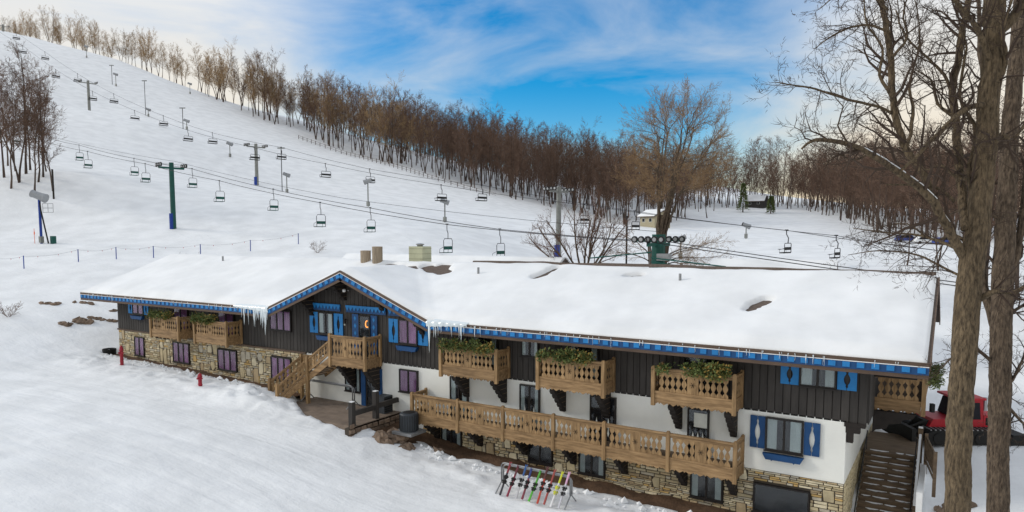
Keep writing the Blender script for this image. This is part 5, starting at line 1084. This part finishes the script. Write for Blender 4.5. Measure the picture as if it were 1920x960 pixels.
for x, y, k, s, w in near_[:300]:
    sky_ = x < -275
    forest_tree(x, y, k, s, fr.uniform(0, 6.28), w, ('%s sunlit bare tree in the thin row along the skyline of the slope' if sky_ else ('%s bare tree at the forest edge along the ski slope' if x < -60 else '%s bare tree in the wood beyond the open run')) % ((['tall', 'bushy', 'tall forked', 'slim', 'forked bushy', 'short'][k])+(' sunlit tan' if w and not sky_ else '')), 'skyline trees' if sky_ else ('forest edge trees' if x < -60 else 'trees beyond the run'))
# the rest of the wood as one mass
SIMP = dict(FOR, lev=3, seg=[4, 3, 2], n=[14, 7, 6], t0=[.22, .2, .1], sides=[4, 3, 3], tw=.034)
lows = []
for i in range(4):
    T = proto(80+i, 14+1.2*i, .13, SIMP, .06); vv = np.array(T.t.v+T.c.v); nt_ = len(T.t.v); ff = T.t.f+[tuple(a+nt_ for a in f) for f in T.c.f]; lows.append((vv, ff, len(T.t.f)))
b = MB()
rx = np.array([q[0] for q in rest]); ry_ = np.array([q[1] for q in rest]); rzv = terr(rx, ry_)
for i, (x, y, k, s) in enumerate(rest):
    vv, ff, ntf = lows[i % 4]; a = fr.uniform(0, 6.28); c_, s_ = math.cos(a)*s, math.sin(a)*s; base_i = len(b.v)
    w = np.stack([vv[:, 0]*c_-vv[:, 1]*s_+x, vv[:, 0]*s_+vv[:, 1]*c_+y, vv[:, 2]*s+rzv[i]], -1); b.v += [tuple(p) for p in w]; b.f += [tuple(j+base_i for j in f) for f in ff]; b.mi += [0]*ntf+[1]*(len(ff)-ntf)
o = b.build('distant_forest', [M_FTRK, M_TWIG]); tag(o, 'dense brown bare forest covering the hill behind the slope', 'forest', kind='stuff')
# dark group of trees at the left edge of the slope
for i, (u, v, D, k, s) in enumerate(((6, 300, 112, 0, 1.0), (18, 312, 108, 3, 1.1), (34, 318, 110, 2, .95), (48, 310, 114, 0, 1.05), (62, 318, 108, 1, 1.0), (70, 318, 111, 3, 1.15), (80, 312, 113, 2, .85), (98, 318, 109, 5, 1.1), (-14, 305, 110, 1, 1.0), (28, 290, 122, 4, 1.0), (55, 285, 125, 0, .95), (12, 270, 128, 1, 1.0), (86, 298, 120, 3, .9))):
    P = atD(u, v, D); forest_tree(P[0], P[1], k, s, fr.uniform(0, 6.28), False, 'tall dark bare tree in the clump at the edge of the groomed slope', 'clump of trees at the slope edge')
P = atD(98, 320, 107); q = MB(); z0 = tz(P[0], P[1]); q.tube([(P[0], P[1], z0), (P[0], P[1], z0+4.5)], .13, 6); o = q.build('slope_pole', M_DBEAM); tag(o, 'dark wooden pole standing in front of the tree clump', 'pole')
# conifers far right
def conifer(u, v, D, h, label):
    P = atD(u, v, D); z0 = tz(P[0], P[1]); r = random.Random(int(u)); b = MB(); t = MB(); t.tube([(P[0], P[1], z0-.5), (P[0], P[1], z0+h)], [.22, .03], 6)
    for k in range(1100):
        tt = r.random()**.8; a = r.uniform(0, 6.28); rad = (1-tt)*h*.2*r.uniform(.3, 1)+.1; p = Vector((P[0]+rad*math.cos(a), P[1]+rad*math.sin(a), z0+h*(.12+.88*tt)-rad*.25)); blade(b, p, Vector((math.cos(a), math.sin(a), -.35)).normalized(), r.uniform(.5, 1.0), .10, r)
    e_ = empty('conifer', (P[0], P[1], z0)); tag(e_, label, 'tree'); t.build('trunk', M_FTRK, e_); b.build('crown', M_LEAF, e_)
conifer(1393, 392, 245, 10, 'taller dark green conifer beside the snowy-roofed dark house'); conifer(1445, 396, 240, 6, 'small dark conifer among bare trees on the other side of the dark house')
# round-crowned tree behind the roof
MAP = dict(lev=4, seg=[6, 6, 4, 3], wob=[.05, .07, .12, .16], up=[.02, .075, .05, .05], tip=.28, tip0=.35, sides=[10, 6, 4, 3], n=[15, 10, 8, 6], t0=[.2, .2, .15, .1], ang=[34, 30, 34, 36], lr=[.50, .40, .46, .5], tap=[.6, .35, .3, .3], rr=[.55, .5, .5, .5], tw=.012, tl=1)
zb_ = tz(-22.3, 59.3); T = Tree(5); T.r.seed(12); rt_ = T.r
RND = dict(lev=4, seg=[6, 4, 3, 2], wob=[.05, .08, .12, .15], up=[.02, .05, .05, .04], tip=.3, tip0=.35, sides=[8, 5, 3, 3], n=[12, 13, 6, 5], t0=[.2, .48, .15, .1], ang=[34, 28, 32, 34], lr=[.5, .2, .45, .5], tap=[.5, .3, .3, .3], rr=[.5, .45, .5, .5], tw=.011, tl=0)
Bs = Vector((-22.3, 59.3, zb_)); rvv = Vector((RV[0], RV[1], 0)); fvv = Vector((FH[0], FH[1], 0)); Ce = Bs+rvv*1.7; Ce.z = 19.4
def curve_limb(S_, Tg, r0, r1, n_=9):
    ln = (Tg-S_).length; c1 = S_+Vector((0, 0, ln*.22))+(Tg-S_)*.2; c2_ = Tg-(Tg-S_)*.25+Vector((0, 0, -ln*.02)); pts = []
    for k in range(n_+1):
        t = k/n_; pts.append(S_*(1-t)**3+c1*3*t*(1-t)**2+c2_*3*t*t*(1-t)+Tg*t**3+Vector((rt_.gauss(0, .05), rt_.gauss(0, .05), rt_.gauss(0, .04)))*(1 if 0 < k < n_ else 0))
    rad = [r0+(r1-r0)*(k/n_)**.8 for k in range(n_+1)]; T.t.tube(pts, rad, 6, False); dirs = [(pts[min(i+1, n_)]-pts[max(i-1, 0)]).normalized() for i in range(n_+1)]
    L_ = sum((p-q).length for p, q in zip(pts, pts[1:])); S2 = dict(RND); S2['lr'] = [.5, min(.6, 1.8/L_), .45, .5]; S2['t0'] = [.2, .2, .15, .1]; kids(T, pts, dirs, rad, L_, 1, S2)
T.t.tube([Bs+Vector((0, 0, -.6)), Bs+Vector((.03, 0, 1.5)), Bs+Vector((.1, 0, 3.5)), Bs+rvv*.25+Vector((0, 0, 6)), Bs+rvv*.5+Vector((0, 0, 8.5))], [.55, .42, .38, .3, .16], 12)
T.t.tube([Bs+Vector((0, 0, 1.2)), Bs+rvv*.6+Vector((0, 0, 3.4)), Bs+rvv*1.0+Vector((0, 0, 6))], [.3, .26, .14], 10); T.t.tube([Bs+Vector((0, 0, 2.0)), Bs-rvv*.45+Vector((0, 0, 4.2)), Bs-rvv*.7+Vector((0, 0, 6.5))], [.28, .22, .12], 10)
prim = []
for k in range(8):
    ph = k*2.39996+.4; lean = .25 if k < 2 else rt_.uniform(.45, .75); S_ = Bs+rvv*(.3*math.cos(ph)+.3); S_.z = rt_.uniform(9.6, 12.2)
    Tg = Ce+(rvv*math.cos(ph)*4.4+fvv*math.sin(ph)*4.2)*lean*.8+Vector((0, 0, 2.6-2.2*lean)); n_ = 8; ln = (Tg-S_).length; c1 = S_+Vector((0, 0, ln*.25))+(Tg-S_)*.2; pts = []
    for j in range(n_+1): t = j/n_; pts.append(S_*(1-t)**2+c1*2*t*(1-t)+Tg*t*t+Vector((rt_.gauss(0, .07), rt_.gauss(0, .07), 0))*(1 if j else 0))
    rad = [.15*(1-t/n_)+.05*(t/n_) for t in range(n_+1)]; T.t.tube(pts, rad, 7, False); prim.append(pts)
for k in range(64):
    ph = k*2.39996; cz_ = 1-(k+.5)/64*1.55; sr_ = math.sqrt(max(0, 1-cz_*cz_)); q_ = rt_.uniform(.8, 1.06)
    Tg = Ce+(rvv*math.cos(ph)*sr_*4.8+fvv*math.sin(ph)*sr_*4.6)*q_+Vector((0, 0, cz_*6.0*q_))
    cand = [p for pp in prim for p in pp[2:] if p.z < Tg.z-.5] or [prim[0][1]]
    S_ = min(cand, key=lambda p: (p-Tg).length+rt_.uniform(0, 1.5)); curve_limb(S_.copy(), Tg, rt_.uniform(.03, .05), .010, 7)
for dx, dz, dy in ((5.5, 2.2, 0), (4.6, .2, -1), (6.2, 3.6, 1), (4.2, 3.2, -2), (-4.2, 2.8, -1), (-3.6, 4.6, 1), (6.4, .8, -1.5), (5.0, 1.4, 2), (3.6, -.3, -.5)):
    Tg = Bs+rvv*dx+fvv*dy; Tg.z = 10.2+dz-1.4; S_ = Bs+rvv*.3*(1 if dx > 0 else -1); S_.z = zb_+3.4+.25*dz; curve_limb(S_, Tg, .07, .012)
e_ = empty('round_tree', (-22.3, 59.3, zb_)); tag(e_, 'large round-crowned bare tree standing alone behind the chalet roof', 'tree'); T.t.build('trunk', M_BARK, e_); T.c.build('crown', mat('warm_twigs', (.23, .15, .08), .9, .25, 1, 0), e_)
# spreading multi-stem shrub
SHR = dict(lev=3, seg=[6, 4, 3], wob=[.07, .12, .16], up=[.07, .09, .06], tip=.3, tip0=.3, sides=[6, 4, 3], n=[9, 7, 6], t0=[.25, .2, .1], ang=[34, 36, 36], lr=[.45, .45, .5], tap=[.5, .4, .3], rr=[.5, .5, .5], tw=.01, tl=0)
P = atD(1096, 505, 58); zb_ = tz(P[0], P[1]); T = Tree(9)
for k, (ang, el) in enumerate(((175, 25), (160, 45), (150, 62), (100, 75), (30, 70), (10, 55), (-10, 42), (60, 60), (200, 35))):
    dr_ = Vector((RV[0]*math.cos(R_(ang))*math.cos(R_(el))+FH[0]*.15, RV[1]*math.cos(R_(ang))*math.cos(R_(el))+FH[1]*.15, math.sin(R_(el)))).normalized(); grow(T, Vector((P[0], P[1], 9.2)), dr_, T.r.uniform(5, 6.5), .11, 0, SHR)
T.t.tube([(P[0], P[1], zb_-.4), (P[0], P[1], 9.5)], [.3, .2], 8)
e_ = empty('spreading_shrub', (P[0], P[1], zb_)); tag(e_, 'spreading multi-stemmed bare shrub tree just behind the chalet ridge', 'tree'); T.t.build('trunk', M_BARK, e_); T.c.build('crown', mat('red_brown_twigs', (.15, .085, .06), .9, .25, 1, 0), e_)
for u, v, D, s in ((355, 474, 80, 1.2), (595, 476, 88, 1.0), (16, 590, 62, .9)):
    P = atD(u, v, D); z0 = tz(P[0], P[1]); T = Tree(int(u)); 
    for k in range(7): a = k*.9; grow(T, Vector((P[0], P[1], z0-.1)), Vector((math.cos(a)*.7, math.sin(a)*.7, .7)).normalized(), s*1.6, .02, 1, dict(SHR, tw=.012))
    o = T.c.build('bare_bush', M_TWIG); tag(o, 'small leafless bush poking out of the snow', 'bush', 'small bushes in the snow')
# ---------------------------------------------------------------- big trees at the right
BIG = dict(lev=4, seg=[6, 5, 4, 3], wob=[.08, .2, .24, .26], up=[.03, .02, .01, .0], tip=.25, tip0=.3, sides=[10, 6, 4, 3], n=[9, 7, 6, 5], t0=[.2, .12, .1, .1], ang=[42, 46, 46, 46], lr=[.6, .5, .52, .5], tap=[.5, .4, .3, .3], rr=[.5, .5, .5, .5], tw=.006, tl=0)
def limb(T, pix, rads, lev, D, S=BIG, dd=None, nk=None, sides=8, rough=0):
    pts = []
    for i, (u, v) in enumerate(pix): pts.append(Vector(atD(u, v, D+(dd[i] if dd else 0))))
    fine = []; fr_ = []
    for i in range(len(pts)-1):          # Catmull-Rom through the measured points
        p0, p1, p2, p3 = pts[max(i-1, 0)], pts[i], pts[i+1], pts[min(i+2, len(pts)-1)]
        for k in range(4):
            t = k/4; fine.append(.5*((2*p1)+(p2-p0)*t+(2*p0-5*p1+4*p2-p3)*t*t+(3*p1-p0-3*p2+p3)*t**3)+Vector((T.r.gauss(0, .012), T.r.gauss(0, .012), 0))); fr_.append(rads[i]*(1-t)+rads[i+1]*t)
    fine.append(pts[-1]); fr_.append(rads[-1]); 
    if rough:                            # trunk with raised bark plates and fissures
        P_ = np.array([tuple(p) for p in fine]); tt = np.linspace(0, len(P_)-1, len(P_)*9); C_ = np.stack([np.interp(tt, np.arange(len(P_)), P_[:, i]) for i in range(3)], -1); Rr = np.interp(tt, np.arange(len(P_)), fr_); nn_ = 72
        th_ = np.linspace(0, 2*math.pi, nn_, endpoint=False); A_, Z_ = np.meshgrid(th_, C_[:, 2]); dx_ = np.cos(A_); dy_ = np.sin(A_)
        wv = A_*nn_/2/math.pi*.42+1.5*vnoise(A_*2.0, Z_*1.2); rid = np.abs(vnoise(wv, Z_*1.6))*2+.6*np.abs(vnoise(wv*2.1+9, Z_*4.2))*2; rad_ = Rr[:, None]*(1+.06*fbm(dx_*1.5+dy_*.7+5, Z_*.5, 2)+rough*(.55-rid)); 
        V_ = np.stack([C_[:, 0:1]+dx_*rad_, C_[:, 1:2]+dy_*rad_, Z_], -1).reshape(-1, 3); k0 = len(T.t.v); T.t.v += [tuple(p) for p in V_]
        for i in range(len(C_)-1):
            for k in range(nn_): k2 = (k+1) % nn_; T.t.f.append((k0+i*nn_+k, k0+i*nn_+k2, k0+(i+1)*nn_+k2, k0+(i+1)*nn_+k)); T.t.mi.append(0)
    else: (T.t).tube(fine, fr_, sides, True)
    if nk:
        dirs = [(fine[min(i+1, len(fine)-1)]-fine[max(i-1, 0)]).normalized() for i in range(len(fine))]; ln = sum((a-c).length for a, c in zip(fine, fine[1:]))
        S2 = dict(S); S2['n'] = list(S['n']); S2['n'][lev] = nk; S2['lr'] = list(S['lr']); S2['lr'][lev] = min(.9, S.get('kl', 1.5)/ln); S2['t0'] = list(S['t0']); S2['t0'][lev] = .12
        kids(T, fine, dirs, fr_, ln, lev, S2)
    return fine, fr_
T = Tree(31); D1 = 17.0
limb(T, [(1782, 1330), (1790, 1120), (1795, 960), (1798, 820), (1803, 700), (1815, 560), (1826, 470), (1838, 380), (1848, 280), (1856, 180), (1862, 90), (1868, 0), (1872, -120), (1880, -300)], [0.353, 0.296, 0.274, 0.268, 0.262, 0.268, 0.268, 0.239, 0.234, 0.228, 0.217, 0.205, 0.171, 0.114], 0, D1, sides=16, rough=.11)
KL = dict(BIG, kl=1.7)
f_, r_ = limb(T, [(1822, 500), (1800, 470), (1768, 410), (1745, 372), (1705, 338), (1668, 312), (1630, 288), (1590, 270), (1530, 262), (1503, 279)], [0.136, 0.116, 0.102, 0.0952, 0.0884, 0.0782, 0.068, 0.0578, 0.0408, 0.0204], 1, D1, KL, [0, 0, -.2, -.3, -.4, -.5, -.6, -.7, -.9, -1], 15)
limb(T, [(1748, 372), (1735, 335), (1702, 285), (1680, 225), (1673, 160), (1670, 100), (1660, 40), (1650, -20), (1640, -90)], [0.0952, 0.0952, 0.0884, 0.085, 0.0816, 0.0782, 0.068, 0.0578, 0.0408], 1, D1, dict(BIG, kl=1.9), [0, .1, .2, .3, .3, .3, .4, .5, .6], 17)
limb(T, [(1673, 212), (1640, 198), (1590, 187), (1530, 167), (1490, 160), (1452, 154)], [0.0408, 0.034, 0.0306, 0.0238, 0.017, 0.00816], 1, D1, dict(BIG, kl=1.2), [.3, .1, -.2, -.5, -.7, -.9], 12)
limb(T, [(1669, 62), (1635, 48), (1600, 50), (1560, 68), (1525, 92)], [0.034, 0.0306, 0.0272, 0.0204, 0.00816], 1, D1, dict(BIG, kl=1.1), [.3, .5, .8, 1.1, 1.4], 11)
limb(T, [(1667, 20), (1630, -10), (1580, -14), (1535, 18)], [0.034, 0.0272, 0.0204, 0.00816], 1, D1, dict(BIG, kl=1.0), None, 9)
limb(T, [(1850, 196), (1822, 200), (1795, 216), (1755, 255), (1720, 290), (1690, 320)], [0.0816, 0.0612, 0.0578, 0.051, 0.0408, 0.0272], 1, D1, dict(BIG, kl=1.3), [0, -.3, -.5, -.7, -.8, -.9], 9)
limb(T, [(1812, 430), (1804, 360), (1797, 290), (1792, 225), (1786, 175), (1797, 110), (1806, 50), (1816, 0), (1822, -70)], [0.116, 0.109, 0.105, 0.102, 0.0952, 0.0884, 0.0816, 0.0748, 0.0612], 1, D1, dict(BIG, kl=1.8), [0, .5, .9, 1.2, 1.4, 1.5, 1.5, 1.5, 1.5], 16)
limb(T, [(1788, 185), (1770, 140), (1740, 110), (1700, 70), (1680, 20)], [0.0476, 0.0408, 0.034, 0.0272, 0.0204], 1, D1, dict(BIG, kl=1.2), [1.4, 1.5, 1.7, 1.9, 2.0], 10)
limb(T, [(1866, 60), (1890, 45), (1915, 10), (1945, -40)], [0.136, 0.122, 0.109, 0.068], 1, D1, dict(BIG, kl=1.6), None, 8)
limb(T, [(1862, 130), (1835, 60), (1800, 10), (1760, -30)], [0.068, 0.0612, 0.0476, 0.034], 1, D1, dict(BIG, kl=1.4), [0, -.4, -.7, -1], 9)
limb(T, [(1790, 378), (1755, 352), (1715, 347), (1662, 346)], [0.0476, 0.034, 0.0272, 0.0136], 1, D1, dict(BIG, kl=.5), None, 4)
limb(T, [(1838, 560), (1870, 545), (1905, 548), (1950, 520)], [0.0816, 0.0612, 0.0544, 0.0408], 1, D1, dict(BIG, kl=1.4), [0, -.5, -.8, -1], 9)
limb(T, [(1800, 470), (1760, 452), (1715, 440), (1660, 436), (1600, 428)], [0.0408, 0.034, 0.0272, 0.0204, 0.00816], 1, D1, dict(BIG, kl=1.5), [0, .5, 1, 1.5, 2], 12)
limb(T, [(1805, 520), (1765, 500), (1720, 478), (1650, 470), (1590, 478)], [0.034, 0.0272, 0.0238, 0.017, 0.0068], 1, D1, dict(BIG, kl=1.3), [0, .6, 1.2, 1.8, 2.3], 11)
for pix, rr_, dz in (([(1838, 400), (1815, 330), (1830, 250), (1800, 180), (1812, 90), (1790, 10)], .07, .8), ([(1856, 180), (1885, 120), (1880, 60), (1905, -20)], .08, -.6), ([(1700, 282), (1712, 215), (1705, 150), (1725, 80), (1715, 0)], .05, .9), ([(1675, 190), (1650, 140), (1655, 90), (1625, 40), (1620, -20)], .045, -.5), ([(1670, 110), (1700, 70), (1695, 20), (1715, -30)], .04, .5), ([(1850, 290), (1880, 255), (1900, 260), (1935, 215)], .07, -1.0), ([(1590, 270), (1572, 235), (1580, 200), (1556, 170)], .025, -.8), ([(1630, 288), (1600, 300), (1570, 290), (1545, 310)], .022, -.5), ([(1845, 330), (1800, 335), (1765, 310), (1740, 318), (1700, 300)], .05, 1.2), ([(1826, 470), (1790, 440), (1750, 450), (1700, 420), (1650, 425)], .04, 1.6), ([(1797, 225), (1760, 195), (1745, 150), (1715, 130)], .05, 1.3), ([(1862, 90), (1845, 40), (1850, -20), (1835, -80)], .09, .6)):
    limb(T, pix, [rr_*(1-.75*i/(len(pix)-1)) for i in range(len(pix))], 1, D1, dict(BIG, kl=1.6), [dz*i/(len(pix)-1) for i in range(len(pix))], 11, 6)
z0 = tz(*atD(1790, 1120, D1)[:2]); P = atD(1790, 1120, D1); e_ = empty('big_tree', (P[0], P[1], z0)); tag(e_, 'huge bare tree with mossy trunk and long snow-dusted limb, at the chalet corner', 'tree')
M_NTW = mat('dark_near_twigs', (.055, .038, .028), .9, .25, 1, 0); T.t.build('trunk', M_MOSS, e_, smooth=True); T.c.build('crown', M_NTW, e_)
q = MB(); n_ = len(f_)
for i in range(4, n_-12):
    if T.r.random() < .12: continue
    a, c = f_[i], f_[i+1]; q.tube([a+Vector((0, 0, r_[i]*.75)), c+Vector((0, 0, r_[i+1]*.75))], [r_[i]*.62, r_[i+1]*.62], 6, True)
q.build('limb_snow', M_RSNOW, e_)
T = Tree(33); D2 = 20.5
limb(T, [(1868, 1250), (1870, 1080), (1872, 960), (1873, 800), (1875, 660), (1880, 520), (1886, 400), (1893, 280), (1903, 150), (1915, 0), (1925, -150)], [0.368, 0.304, 0.28, 0.272, 0.272, 0.264, 0.248, 0.224, 0.2, 0.176, 0.12], 0, D2, sides=14, rough=.11)
limb(T, [(1876, 640), (1850, 560), (1838, 470), (1842, 380), (1850, 300), (1846, 200), (1838, 100), (1835, 0)], [0.136, 0.122, 0.109, 0.102, 0.0884, 0.0816, 0.068, 0.0544], 1, D2, dict(BIG, kl=1.9), [0, .3, .5, .6, .8, 1, 1, 1], 15)
limb(T, [(1884, 560), (1905, 480), (1920, 380), (1930, 260)], [0.122, 0.109, 0.0952, 0.068], 1, D2, dict(BIG, kl=1.8), None, 12)
for pix in ([(1872, 600), (1905, 580), (1940, 560)], [(1870, 690), (1830, 655), (1790, 668), (1765, 690)], [(1872, 740), (1905, 700), (1930, 640)], [(1870, 730), (1900, 775), (1925, 800)], [(1895, 300), (1860, 250), (1820, 230), (1780, 235)], [(1888, 420), (1850, 400), (1800, 395), (1745, 420)]):
    limb(T, pix, [.06, .045, .03, .015][:len(pix)], 1, D2, dict(BIG, kl=1.2), None, 10)
P = atD(1870, 1080, D2); z0 = tz(P[0], P[1]); e_ = empty('big_tree', (P[0], P[1], z0)); tag(e_, 'slimmer dark bare tree standing just behind the huge mossy one', 'tree')
T.t.build('trunk', M_BARK, e_, smooth=True); T.c.build('crown', M_NTW, e_)
# thin trees further back at the right edge
for i, (u, v, D, k, s) in enumerate(((1905, 560, 60, 0, .9), (1850, 520, 68, 2, .8), (1760, 505, 78, 4, .75), (1930, 540, 52, 1, 1.0), (1700, 500, 84, 3, .7))):
    P = atD(u, v, D); forest_tree(P[0], P[1], k, s, i*1.3, False, 'thin bare tree on the snow behind the big trunks, uphill of the groomer', 'thin trees behind the big trunks')
